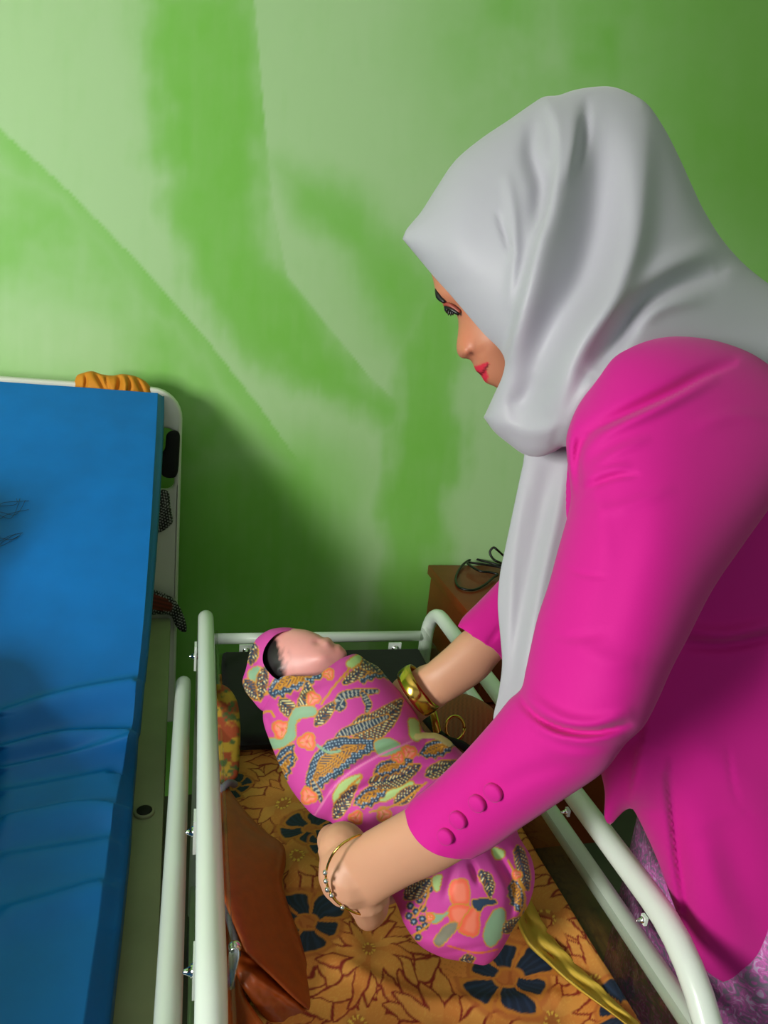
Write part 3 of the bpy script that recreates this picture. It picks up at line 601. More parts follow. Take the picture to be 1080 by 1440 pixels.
# ---- body: head, torso, arms and hands grown together into one skin
bm_ = MB()
HD = .725
prof = [(604, 375, 0), (609, 394), (611, 405), (613.5, 417), (619, 424), (626, 431), (636, 437), (643, 444), (644.5, 458), (643.5, 472), (641.5, 484), (642, 494), (645.5, 502), (652, 505.5), (658, 504), (663, 507), (665, 512), (667, 518), (669.5, 523), (673, 525), (677, 528.5), (679, 534), (682.5, 538.5), (688, 541), (696, 544), (708, 552), (724, 556), (750, 545), (790, 520), (840, 470), (890, 420), (920, 340), (925, 270), (900, 210), (850, 170), (790, 165), (720, 190), (660, 240), (620, 310), (606, 350)]
def facedisp(x, y):
    g = lambda cx, cy, sx, sy, a, rot=0.: a*np.exp(-(((x-cx)*math.cos(rot)+(y-cy)*math.sin(rot))/sx)**2-((-(x-cx)*math.sin(rot)+(y-cy)*math.cos(rot))/sy)**2)
    return g(654, 495, 7, 8, 10)-g(663, 497, 2.6, 3.2, 8)-g(640, 431, 8, 6, 5)+g(690, 480, 26, 22, 6)-g(672, 500, 3, 16, 3, .75)+g(672, 521, 6, 3, 2.5)+g(680, 532, 6, 4, 3.5)-g(677, 526.5, 7, 1.8, 3.5, .3)+g(622, 412, 10, 6, 2)
hd = inflate(prof, [(620, 410, HD-.005), (690, 540, HD-.005), (900, 300, HD+.01), (750, 200, HD), (800, 500, HD)], .62, .62, 2.6, disp=facedisp)
bm_.add(hd.V, hd.F)
def lim(P, R_, n=18): bm_.tube(spline(pxpath(P), 10), np.interp(np.linspace(0, 1, (len(P)-1)*10+1), np.linspace(0, 1, len(P)), R_), n)
lim([(820, 420, .73), (900, 500, .74), (980, 580, .76)], [.052, .054, .07])
tc = [atD(1010, 640, .78), atD(1060, 850, .82), atD(1095, 1100, .87), atD(1100, 1330, .92)]
for k in range(4): pass
def ell(P, ra, rb, n=28):
    P = spline(P, 8); ra = np.interp(np.linspace(0, 1, len(P)), np.linspace(0, 1, len(ra)), ra); rb = np.interp(np.linspace(0, 1, len(P)), np.linspace(0, 1, len(rb)), rb)
    fw = R@np.array([0, 0, -1.]); Vv = []
    for i in range(len(P)):
        t = P[min(i+1, len(P)-1)]-P[max(i-1, 0)]; t /= np.linalg.norm(t); a = fw-t*(fw@t); a /= np.linalg.norm(a); b_ = np.cross(t, a)
        for k in range(n): q = 2*math.pi*k/n; Vv.append(P[i]+a*ra[i]*math.cos(q)+b_*rb[i]*math.sin(q))
    Ff = [(i*n+k, i*n+(k+1) % n, (i+1)*n+(k+1) % n, (i+1)*n+k) for i in range(len(P)-1) for k in range(n)]+[tuple(range(n))[::-1], tuple((len(P)-1)*n+k for k in range(n))]
    bm_.add(Vv, Ff)
ell([atD(980, 540, .77), atD(1030, 680, .79), atD(1075, 900, .83), atD(1100, 1100, .87), atD(1110, 1300, .93)], [.07, .085, .085, .10, .12], [.05, .07, .08, .09, .10])
hip = atD(1110, 1300, .93)
# legs down to the floor
for s_ in (-.085, .085):
    bm_.tube(spline([hip+[s_*.9, s_*.3, 0], [base[0]+.09+s_, base[1]+s_*.3, .48], [base[0]+.09+s_, base[1]+.02+s_*.3, .09]], 8), np.linspace(.085, .04, 17), 16)
    bm_.tube([(base[0]+.11+s_, base[1]+s_*.3, .045), (base[0]-.02+s_, base[1]+s_*.3, .035), (base[0]-.10+s_, base[1]+s_*.3, .028)], [.042, .04, .026], 14)
# near arm
lim([(975, 560, .66), (920, 760, .585), (852, 975, .545)], [.042, .036, .022])
fa = [(850, 930), (896, 965), (872, 1020), (815, 1080), (735, 1148), (668, 1198), (620, 1226), (581, 1243), (548, 1261), (524, 1276), (504, 1279), (484, 1268), (468, 1247), (461, 1226), (464, 1204), (480, 1188), (504, 1175), (530, 1160), (572, 1136), (655, 1082), (735, 1020), (795, 960)]
AD = [(880, 990, .525), (740, 1085, .575), (620, 1170, .64), (500, 1225, .705), (480, 1230, .712)]
g = inflate(fa, AD, .95, .9, 4.); bm_.add(g.V, g.F)
# near hand: palm folded away behind the wrist, fingers going under the baby
bm_.tube(spline(pxpath([(482, 1192, .73), (490, 1215, .765), (505, 1240, .785)]), 8), np.linspace(.026, .024, 17), 14)
bm_.tube(spline(pxpath([(515, 1252, .722), (520, 1276, .75), (517, 1290, .78)]), 8), np.linspace(.026, .0135, 17), 14)
bm_.tube(spline(pxpath([(495, 1225, .715), (500, 1235, .745), (508, 1245, .785)]), 8), np.linspace(.035, .026, 17), 14)
# thumb: rounded lump at the upper left, lying along the baby's side
bm_.tube(spline(pxpath([(492, 1212, .735), (474, 1192, .745), (466, 1180, .765), (474, 1176, .80)]), 8), np.r_[np.linspace(.021, .017, 13), np.linspace(.0165, .0125, 12)], 14)
for P, r0 in (([(500, 1215, .785), (520, 1195, .815), (555, 1185, .83), (590, 1180, .83)], .0105), ([(508, 1232, .79), (535, 1215, .82), (575, 1205, .835), (615, 1198, .835)], .011), ([(512, 1250, .79), (540, 1238, .82), (582, 1226, .832), (618, 1218, .83)], .0105), ([(518, 1272, .785), (545, 1262, .81), (580, 1250, .82), (606, 1243, .815)], .0092)):
    bm_.tube(spline(pxpath(P), 8), np.linspace(r0, r0*.8, 25), 12)
# far arm
lim([(900, 570, .94), (840, 720, .96), (770, 840, .935)], [.045, .04, .034])
g2 = inflate([(775, 815), (790, 850), (735, 903), (704, 928), (684, 952), (655, 973), (625, 990), (611, 992), (598, 985), (585, 955), (584, 948), (600, 934), (628, 910), (650, 889), (690, 862)], [(780, 850, .92), (680, 910, .92), (600, 968, .92)], .95, .95, 4.); bm_.add(g2.V, g2.F)
bm_.tube(spline(pxpath([(606, 965, .93), (582, 982, .945), (560, 1000, .955)]), 8), np.linspace(.03, .03, 17), 14)
bm_.tube(spline(pxpath([(575, 975, .95), (555, 1005, .965), (540, 1030, .965)]), 8), np.linspace(.026, .022, 17), 14)
for P, r0 in (([(560, 985, .96), (530, 990, .985), (495, 1000, .99), (470, 1010, .98)], .0105), ([(552, 1000, .965), (520, 1010, .99), (485, 1022, .99), (458, 1032, .98)], .011), ([(546, 1016, .968), (515, 1030, .985), (485, 1043, .985), (462, 1052, .975)], .0105), ([(540, 1032, .965), (512, 1050, .98), (490, 1062, .975), (472, 1070, .97)], .009), ([(580, 990, .945), (578, 1015, .94), (570, 1040, .93), (560, 1055, .93)], .0125)):
    bm_.tube(spline(pxpath(P), 8), np.linspace(r0, r0*.8, 25), 12)
def remesh(mb, name, m, parent, vox, it, colf):
    t = mb.build('tmp', m, None, origin=(0, 0, 0)); md = t.modifiers.new('r', 'REMESH'); md.mode = 'VOXEL'; md.voxel_size = vox
    ms = t.modifiers.new('s', 'SMOOTH'); ms.factor = .5; ms.iterations = it
    dg = bpy.context.evaluated_depsgraph_get(); me = bpy.data.meshes.new_from_object(t.evaluated_get(dg)); V = np.zeros(len(me.vertices)*3); me.vertices.foreach_get('co', V); V = V.reshape(-1, 3)
    Fc = [tuple(p.vertices) for p in me.polygons]; bpy.data.objects.remove(t); bpy.data.meshes.remove(me)
    return mk(name, V, Fc, m, parent, colf(V), True, normals=False)
def skincol(V):
    x, y = proj(V); c = np.tile(lin(208, 153, 122), (len(V), 1)); n = fbm(x+900, y+900, 40, 3)[:, None]
    c = c*(.95+.1*n)
    fc = ((x < 730) & (y < 560) & (y > 340)); face = lin(190, 122, 92); c = np.where(fc[:, None], face*(.96+.08*n), c)
    def blend(m, col, a=1.):
        nonlocal c
        m = (m*a)[:, None]; c = c*(1-m)+np.array(col)*m
    ck = np.exp(-((x-655)/14)**2-((y-478)/18)**2)*fc; blend(ck, lin(206, 120, 92), .5)
    lips = [(663.5, 516), (667, 517.5), (672, 513.5), (682, 509.5), (689, 508), (686, 514), (686, 525), (684, 538), (679, 538), (675, 530), (670, 525)]
    lips = [(661, 514), (668, 515), (676, 512), (686, 508), (688, 511), (684, 520), (687, 530), (684, 541), (678, 541), (672, 530), (664, 524)]
    ld_ = sdf(x, y, lips); blend(sst(1.2, -1.2, ld_)*fc, lin(205, 44, 66))
    dl, s_, t_ = segdist(x, y, [(668, 523), (677, 526), (686, 514)]); blend(sst(2.4, .8, dl)*fc, lin(110, 20, 32))
    blend(np.exp(-((x-663)/3.2)**2-((y-497)/3.)**2)*fc, lin(70, 30, 24), .9)
    blend(np.exp(-((x-668)/2.5)**2-((y-490)/10)**2)*fc, lin(150, 90, 66), .35)
    return c
body = remesh(bm_, 'body', SKIN, per, .0026, 5, skincol)
# brow, eyelid and lashes of the near eye
def strip(P, r, m, name, par, n=8): return MB().tube(spline(pxpath(P), 8), r, n).build(name, m, par)
strip([(614, 406, .716), (615.5, 413, .712), (619, 419.5, .709), (624, 424, .706)], np.r_[np.linspace(.0018, .0032, 12), np.linspace(.0032, .0018, 13)], HAIR, 'eyebrow', body)
eb = MB().ball(atD(634.5, 432, .717), .0075, 14).build('eye', mat('eye_dark', (36, 20, 16), .2), body)
strip([(626, 428.5, .708), (632, 429, .7035), (640, 434, .701), (645, 438, .700)], .0022, mat('eyelid_skin', (150, 66, 52), .5), 'eyelid', body)
b = MB()
for x, y, ex, ey in ((630, 433, 627.5, 438), (632.5, 434.5, 630.5, 443), (635, 436, 634, 444), (637.5, 437.5, 637, 443), (640, 438.5, 641, 442)): b.tube(pxpath([(x, y, .704), ((x+ex)/2-.5, (y+ey)/2, .7025), (ex, ey, .704)]), [.0014, .0011, .0005], 6)
b.tube(spline(pxpath([(627, 431, .707), (634, 435, .702), (641, 439, .7), (644, 441, .7)]), 6), .0019, 8); b.build('eyelashes', HAIR, body)
# ---- magenta blazer
T_out = [(790, 700), (806, 600), (840, 535), (868, 498), (905, 476), (950, 463), (990, 458), (1035, 463), (1090, 474), (1200, 520), (1300, 630), (1360, 800), (1385, 1000), (1385, 1200), (1360, 1420, 0, 1), (1290, 1432, 90), (1180, 1420, 120), (1080, 1401, 110), (1038, 1391, 90), (999, 1370, 60), (975, 1345, 20, 1), (967, 1322), (953, 1287), (941, 1255), (925, 1211), (907, 1170), (890, 1138), (880, 1139), (868, 1150), (858, 1160), (850, 1150), (850, 1110), (835, 1050), (810, 950), (790, 820)]
tors = inflate(T_out, [(830, 600, .74), (950, 470, .76), (1080, 480, .78), (820, 900, .78), (880, 1120, .80), (960, 1320, .83), (1080, 1395, .87), (1080, 800, .80), (1080, 1100, .84), (1350, 900, .85), (1330, 1400, .92)], .62, .62, 6.,
  [([(902, 1050), (893, 1100), (888, 1135)], 26, 40, 5), ([(940, 1090), (946, 1150), (953, 1210), (961, 1260), (967, 1316)], -26, 22, 5), ([(948, 1090), (958, 1180), (972, 1260), (985, 1330)], 10, 16),
   ([(950, 905), (1010, 908), (1060, 900), (1120, 885)], -12, 8), ([(960, 885), (1020, 893), (1090, 878)], 12, 10), ([(945, 1010), (1010, 1080), (1090, 1130)], 9, 30), ([(1010, 1150), (1040, 1240), (1090, 1300)], -8, 30), ([(990, 1180), (1010, 1270), (1050, 1340)], 8, 26),
   ([(1024, 1050), (1030, 1100), (1040, 1130), (1060, 1150)], -3, 2.5), ([(880, 500), (960, 487), (1040, 492), (1100, 520)], -4, 4)])
blz = put(tors, 'blazer', PINK, per, solid=.003)
sl = [(797, 640), (797, 612), (811, 574), (838, 533), (866, 497), (900, 480), (950, 473), (1010, 480), (1070, 505), (1120, 555), (1130, 620), (1098, 690), (1046, 765), (1003, 828), (968, 896), (945, 940), (925, 985), (905, 1022), (880, 1046), (848, 1086), (790, 1126), (730, 1166), (692, 1193), (664, 1208, 22, 1), (640, 1208, 46), (612, 1201, 64), (590, 1186, 66), (575, 1164, 52), (569, 1140, 22, 1), (580, 1124, 6), (612, 1098), (650, 1061), (692, 1014), (716, 984), (733, 968), (739, 944), (755, 872), (772, 820), (785, 772), (799, 722), (803, 696)]
SD = [(950, 500, .63), (1080, 560, .64), (990, 640, .615), (930, 760, .57), (870, 920, .54), (870, 1000, .525), (740, 1085, .575), (620, 1170, .64)]
SF = [([(1030, 512), (985, 532), (941, 556), (880, 584), (832, 606)], -17, 4, 12), ([(1000, 535), (930, 572), (860, 606), (830, 630)], 9, 9), ([(834, 605), (818, 625), (811, 655), (814, 694)], -14, 5, 9), ([(812, 572), (804, 612), (803, 650), (808, 690)], 8, 6), ([(895, 667), (860, 672), (822, 688)], -5, 4), ([(880, 655), (845, 664), (822, 676)], 5, 6), ([(905, 620), (860, 640), (825, 665)], 5, 8),
   ([(786, 791), (815, 806), (850, 811)], -3, 3.5), ([(731, 970), (740, 992), (765, 1014), (800, 1027), (840, 1029), (882, 1018)], -17, 4, 7), ([(733, 955), (750, 985), (790, 1012), (835, 1018), (880, 1005)], 10, 10), ([(742, 1002), (775, 1030), (820, 1040), (870, 1034)], 8, 8), ([(860, 1060), (800, 1060), (760, 1040)], 4, 12), ([(700, 1050), (660, 1100), (640, 1130)], 3, 20), ([(800, 900), (850, 930), (900, 935)], 4, 18), ([(812, 640), (840, 700), (850, 780)], 3, 12), ([(900, 700), (870, 800), (840, 900)], -3, 22), ([(830, 720), (880, 712), (940, 690)], 3, 9), ([(760, 880), (800, 896), (850, 890)], -3, 8), ([(690, 1120), (740, 1090), (800, 1075)], -3, 14), ([(980, 600), (1030, 585), (1080, 590)], 3, 10)]
slv = inflate(sl, SD, .98, .9, 4.5, [(f[0], f[1]*1.35, *f[2:]) for f in SF], rings=(.7, 2., 3.6))
put(slv, 'sleeve', PINK, blz, solid=.002)
def surf(inf, x, y):
    i = np.argmin(np.where(inf.front, (inf.px-x)**2+(inf.py-y)**2, 1e9)); d = ((inf.px-x)**2+(inf.py-y)**2)*1.; d[~inf.front] = 1e9; k = np.argsort(d)[:12]
    c = inf.V[k].mean(0); u_, s_, vt = np.linalg.svd(inf.V[k]-c); n = vt[2]; n = n*np.sign(n@(CAM-c)); return inf.V[i], n
for x, y, rr in ((626, 1175, 11.5), (646, 1151.5, 12.5), (672, 1128, 12.5), (695, 1110, 13.5)):
    p, n = surf(slv, x, y); dd = np.linalg.norm(p-CAM); r = rr*dd/F*.95
    MB().tube([p-n*.001, p+n*.002, p+n*.0042, p+n*.0052], [r*.9, r, r*.97, r*.8], 24, 'flat').build('button', PINK, blz)
fs = inflate([(644, 880, 20, 1), (651, 868, 6), (676, 843), (700, 818), (745, 765), (800, 700), (850, 610), (920, 570), (930, 650), (880, 760), (830, 850), (760, 905), (724, 938, 0), (708, 931, 24, 1), (698, 916, 44), (684, 906, 50), (665, 894, 44)], [(900, 600, .93), (800, 780, .95), (690, 880, .90), (720, 900, .90)], 1., 1., 4.5, [([(684, 905), (695, 895), (706, 880)], -4, 3)])
put(fs, 'sleeve', PINK, blz, solid=.002)
# ---- headscarf: wrap and hanging tail
hj = [(566, 336, 1, 1), (572, 322), (592, 298), (615, 262), (640, 226), (675, 196), (715, 169), (748, 146), (765, 136), (785, 134), (806, 127), (832, 122.5), (860, 122), (886, 131), (911, 147), (935, 182), (955, 221), (975, 265), (990, 296), (1015, 336), (1046, 371), (1085, 402), (1140, 440), (1190, 490), (1180, 530, 40), (1100, 520, 60), (1000, 510, 70), (930, 520, 70), (880, 560, 60), (850, 610, 30), (820, 640, 8), (795, 628), (776, 637), (755, 642.5), (735, 638), (714, 623), (695, 607), (680, 587, 2, 1), (687, 572, 18), (697, 550, 40), (706, 530, 56), (710, 508, 66), (702, 491, 68), (681, 470, 66), (655, 440, 60), (631, 412, 48), (611, 390, 34), (590, 365, 14)]
HJD = [(570, 336, .722), (700, 540, .722), (740, 630, .70), (800, 300, .73), (900, 200, .735), (1000, 330, .74), (1100, 440, .75), (950, 480, .70), (860, 540, .67), (1160, 500, .74)]
HF = [
  ([(770, 138), (786, 180), (787, 230), (775, 290), (758, 350), (742, 410), (722, 480), (704, 545), (690, 585)], 17, 26, 9),
  ([(752, 170), (748, 215), (760, 262), (758, 310)], -13, 13), ([(700, 300), (712, 335), (720, 360)], -4, 4), ([(714, 250), (722, 300), (724, 360), (716, 430)], 5, 8), ([(726, 440), (716, 470), (712, 500)], -5, 5),
  ([(835, 160), (842, 240), (838, 320), (818, 400), (780, 470), (752, 540), (740, 600)], -24, 34, 30), ([(826, 140), (822, 190), (812, 240)], -8, 7), ([(806, 150), (806, 200), (798, 250)], 6, 9),
  ([(905, 165), (902, 250), (892, 340), (865, 410), (822, 470), (796, 530), (782, 590)], 20, 20, 34), ([(850, 520), (820, 560), (800, 600), (790, 630)], 6, 10),
  ([(1005, 385), (950, 398), (905, 425), (870, 470), (835, 520)], -24, 14, 22), ([(1000, 350), (940, 380), (880, 430), (830, 490)], 14, 18), ([(985, 420), (930, 430), (885, 460)], 8, 12),
  ([(700, 590), (735, 606), (770, 606), (790, 585)], 4, 12), ([(712, 570), (740, 560), (760, 530)], -6, 16), ([(668, 250), (640, 320), (650, 400)], 4, 30)]
hji = inflate(hj, HJD, .86, .86, 5., [(f[0], f[1]*1.4, *f[2:]) for f in HF], rings=(.7, 2.2, 4.))
hjo = put(hji, 'headscarf', HIJ, per, solid=.0022)
tl = inflate([(742, 630), (735, 655), (729, 682), (721, 720), (711, 768), (703, 808), (700, 850), (704, 900), (706, 935), (701, 975), (694, 1013), (712, 1022), (745, 1000), (780, 900), (830, 760), (835, 640), (800, 600)], [(770, 620, .735), (720, 760, .745), (700, 1010, .74), (820, 700, .735), (760, 950, .70)], .22, .22, 4.5, [([(800, 650), (785, 720), (765, 800), (748, 880), (728, 980)], 9, 12), ([(770, 660), (758, 730), (742, 830), (730, 900), (715, 990)], -5, 14), ([(736, 690), (722, 780), (716, 880), (706, 990)], 3, 8)])
put(tl, 'scarf_tail', HIJ, hjo)
# ---- lace skirt
b = MB(); n = 72; V = []; lev = [(0, 1.0), (.08, 1.03), (.25, 1.06), (.5, 1.1), (.75, 1.15), (.93, 1.2), (1, 1.2)]
top_ = atD(1085, 1180, .90); bot = np.array([base[0]+.09, base[1]+.01, .03])
for t, s_ in lev:
    c_ = top_*(1-t)+bot*t
    for k in range(n):
        a = 2*math.pi*k/n; f_ = 1+(.015+.06*t)*math.sin(a*9)+.03*t*math.sin(a*5+1); rx, ry = .135, .175; V.append(c_+np.array([math.cos(a)*rx*s_*f_, math.sin(a)*ry*s_*f_, 0]))
Fk = [(i*n+k, i*n+(k+1) % n, (i+1)*n+(k+1) % n, (i+1)*n+k) for i in range(len(lev)-1) for k in range(n)]+[tuple(range(n))[::-1]]
mk('skirt', V, Fk, LACE, per)
# ---- bracelet and bangle
cb_ = np.array([atD(*p) for p in ((507, 1174, .688), (494, 1179, .678), (480, 1188, .674), (467, 1203, .674), (459, 1224, .678), (460, 1243, .682), (470, 1264, .686), (486, 1277, .69), (504, 1285, .70), (516, 1283, .715), (512, 1262, .752), (500, 1225, .765), (497, 1192, .745), (505, 1180, .715))])
MB().tube(spline(cb_, 6, True).tolist()+[cb_[0]], .0012, 8, 'flat').build('chain_bracelet', GOLD, per)
ch = bpy.data.objects['chain_bracelet']; b = MB()
for p in ((459, 1226, .676), (462, 1250, .68), (468, 1258, .683), (483, 1275, .687), (460, 1238, .679)): MB().ball(atD(p[0]-1.5, p[1]+1, p[2]), .0026, 10).build('charm', CHROME, ch)
ax = atD(680, 905, .915)-atD(596, 968, .925); ax /= np.linalg.norm(ax); cc_ = atD(588.5, 970, .925); u1 = np.cross(ax, R@np.array([0, 0, 1.])); u1 /= np.linalg.norm(u1); u2 = np.cross(ax, u1)
V = []; n = 56; pr_ = [(-.0105, .0305), (-.0105, .0325), (-.006, .0340), (0, .0345), (.006, .0340), (.0105, .0325), (.0105, .0305), (0, .0305)]
for a_, r_ in pr_:
    for k in range(n): q = 2*math.pi*k/n; V.append(cc_+ax*a_+(u1*math.cos(q)*1.0+u2*math.sin(q)*1.0)*r_)
m_ = len(pr_); mk('bangle', V, [(i*n+k, i*n+(k+1) % n, ((i+1) % m_)*n+(k+1) % n, ((i+1) % m_)*n+k) for i in range(m_) for k in range(n)], GOLD, per)
# ================================================================== BABY
bby = thing('baby', atD(560, 1200, .85), 'newborn baby wrapped in pink batik cloth, held above the orange cot mattress', 'baby')
b = MB()
hp_ = [(357, 930), (357, 914), (365, 899), (383, 887), (405, 883.5), (430, 885.5), (449, 892.5), (455, 896.5), (460, 895.5), (465, 897.5), (468, 902), (471, 905.5), (475, 905), (479, 907), (481, 910), (484, 912), (488, 918), (487, 928), (475, 942), (455, 955), (425, 964), (390, 962), (366, 948)]
gd = lambda x, y, cx, cy, sx, sy, a: a*np.exp(-((x-cx)/sx)**2-((y-cy)/sy)**2)
BH = [(370, 920, .985), (480, 925, .955), (430, 890, .975), (430, 955, .955)]
g = inflate(hp_, BH, .95, .95, 2.4, disp=lambda x, y: gd(x, y, 460, 903, 6, 6, 4)-gd(x, y, 447, 903, 6, 4, 4)+gd(x, y, 452, 925, 14, 10, 5)+gd(x, y, 476, 910, 6, 4, 2)-gd(x, y, 472, 909, 3, 5, 3)+gd(x, y, 393, 945, 6, 7, 6)-gd(x, y, 394, 945, 3, 3.5, 6))
b.add(g.V, g.F)
b.tube(spline(pxpath([(440, 945, .965), (470, 1000, .96), (520, 1100, .91), (560, 1180, .87), (640, 1270, .83)]), 8), np.interp(np.linspace(0, 1, 33), [0, .2, .5, .8, 1], [.03, .04, .045, .04, .03]), 18)
def babycol(V):
    x, y = proj(V); n = fbm(x+500, y+500, 12, 3); c = lin(228, 158, 150)*(.94+.12*n)[:, None]
    red = np.exp(-((x-478)/14)**2-((y-910)/14)**2)[:, None]; c = c*(1-.35*red)+lin(200, 110, 100)*.35*red
    hm = sst(399, 386, x+(y-915)*-.25+(fbm(x+100, y+100, 6, 5)-.5)*8)
    d, _, _ = segdist(x, y, [(385, 912), (396, 922), (398, 935)]); st = sst(.5, .68, vnoise(x*1.0+y*.4, y*.35, 4, 8))*sst(18, 2, d)
    hm = np.clip(hm+st*.3, 0, 1)[:, None]; c = c*(1-hm)+lin(26, 20, 22)*hm
    return c
remesh(b, 'body', BABYSKIN, bby, .0022, 3, babycol)
# eye, nostril shade, lips of the baby's profile
# ---- batik painter: motifs laid on the cloth
PK = lin(204, 66, 158); NV = lin(40, 62, 88); BR = lin(142, 88, 26); GD = lin(204, 142, 46); TE = lin(136, 172, 138); CO = lin(240, 104, 74); OR = lin(226, 116, 46); CRM = lin(232, 214, 150); LG = lin(176, 206, 132)
def leafsd(x, y, ax_, ay, bx, by, w, bend=0.):
    """signed distance-like field of a leaf from a to b; also its coordinates along and across"""
    dx, dy = bx-ax_, by-ay; L = math.hypot(dx, dy); t = ((x-ax_)*dx+(y-ay)*dy)/L**2; s_ = (-(x-ax_)*dy+(y-ay)*dx)/L; s_ = s_-bend*L*np.sin(np.pi*np.clip(t, 0, 1)); tc_ = np.clip(t, 0, 1)
    half = w*np.sin(np.pi*tc_**.8)**.75; f_ = np.abs(s_)-half; over = np.maximum(np.maximum(-t, t-1)*L, 0); return np.where(over > 0, np.hypot(over, np.abs(s_)), f_), t*L, s_
def batik(x, y, motifs):
    c = np.tile(PK, (len(x), 1))*(.94+.12*fbm(x+500, y+500, 30, 2))[:, None]
    wob = (fbm(x+50, y+900, 16, 3)-.5)
    def lay(m, col):
        nonlocal c
        m = np.clip(m, 0, 1)[:, None]; c = c*(1-m)+np.asarray(col)*m
    for M in motifs:
        k = M[0]
        if k == 'leaf':     # navy dotted leaf with a brown heart
            f_, t, s_ = leafsd(x, y, *M[1:6], M[6] if len(M) > 6 else 0.); f_ = f_-1.5+wob*9+1.6*np.cos(t*.55)*(s_ > 0); w = M[5]+1.5
            lay(sst(3.2, 2.2, f_), GD); lay(sst(1.4, .4, f_), NV)
            a = (t+s_*.3)/4.6; b_ = (s_-t*.3)/4.6; dt = np.hypot((a % 1)-.5, (b_ % 1)-.5); lay(sst(.33, .2, dt)*sst(.4, -1.2, f_), lin(150, 176, 196))
            g_ = f_+w*.52; lay(sst(1.2, .2, g_), GD*.9); lay(sst(-.6, -1.6, g_), BR); lay(sst(-1.6, -2.6, g_)*sst(.5, .8, np.abs(np.sin((t+np.abs(s_)*1.2)*.62))), GD); lay(sst(-1.6, -2.4, g_)*sst(.35, .1, np.abs(np.sin((t+np.abs(s_)*1.2)*.62))), NV)
        elif k == 'fern':   # striped brown and navy leaf
            f_, t, s_ = leafsd(x, y, *M[1:6], M[6] if len(M) > 6 else 0.); f_ = f_-1.+wob*6; lay(sst(2.8, 1.9, f_), GD); st = np.sin((t-np.abs(s_)*.9)*1.25); lay(sst(1.1, .2, f_), NV); lay(sst(.6, -.3, f_)*sst(-.1, .3, st), BR); lay(sst(.6, -.3, f_)*sst(.72, .9, st), CRM)
            lay(sst(1.3, .5, np.abs(s_))*sst(0, -1, f_), NV*.7)
        elif k == 'scroll':
            P = spline(M[1], 8); d, s_, t = segdist(x, y, P); w = M[2]*(.35+.65*np.sin(np.pi*np.clip(t*.9+.08, 0, 1))); f_ = d-w; lay(sst(2.4, 1.6, f_), GD); lay(sst(1., .2, f_), NV); lay(sst(.2, -.6, f_)*sst(.1, .6, np.sin(t*M[3])), lin(176, 176, 160))
        elif k == 'blob':
            f_ = sdf(x, y, spline(M[1], 6, True))+wob*5; col = M[2]; lay(sst(2.6, 1.8, f_), GD); lay(sst(.9, .1, f_), col); lay(sst(-2, -7, f_)*.45, np.asarray(col)*.5+.5*lin(255, 190, 160) if col is CO else np.asarray(col)*1.15)
        elif k == 'flower':
            cx, cy, r, ph = M[1:5]; dx, dy = x-cx, y-cy; rr = np.hypot(dx, dy); th = np.arctan2(dy, dx)+ph; R_ = r*(.72+.34*np.abs(np.cos(th*1.5))); f_ = rr-R_+wob*4
            lay(sst(2.8, 1.8, f_), GD); lay(sst(.8, 0, f_), CO); lay(sst(-1, -r*.4, f_)*.55, lin(250, 170, 150)); lay(sst(r*.34, r*.1, rr)*.7, lin(220, 60, 40)); lay(sst(1.5, .6, rr*np.abs(np.sin(th*1.5)))*sst(0, -2, f_)*(rr > r*.15), GD)
        elif k == 'berry':
            for bx, by in M[1]:
                rr = np.hypot(x-bx, y-by); lay(sst(6.4, 5.6, rr), GD); lay(sst(5.4, 4.7, rr), NV); lay(sst(2.2, 1., rr), lin(150, 176, 196))
        elif k == 'line':
            d, s_, t = segdist(x, y, spline(M[1], 8)); lay(sst(M[2]+.8, M[2]-.2, d), M[3])
    return c
L_ = 'leaf'; Fn = 'fern'
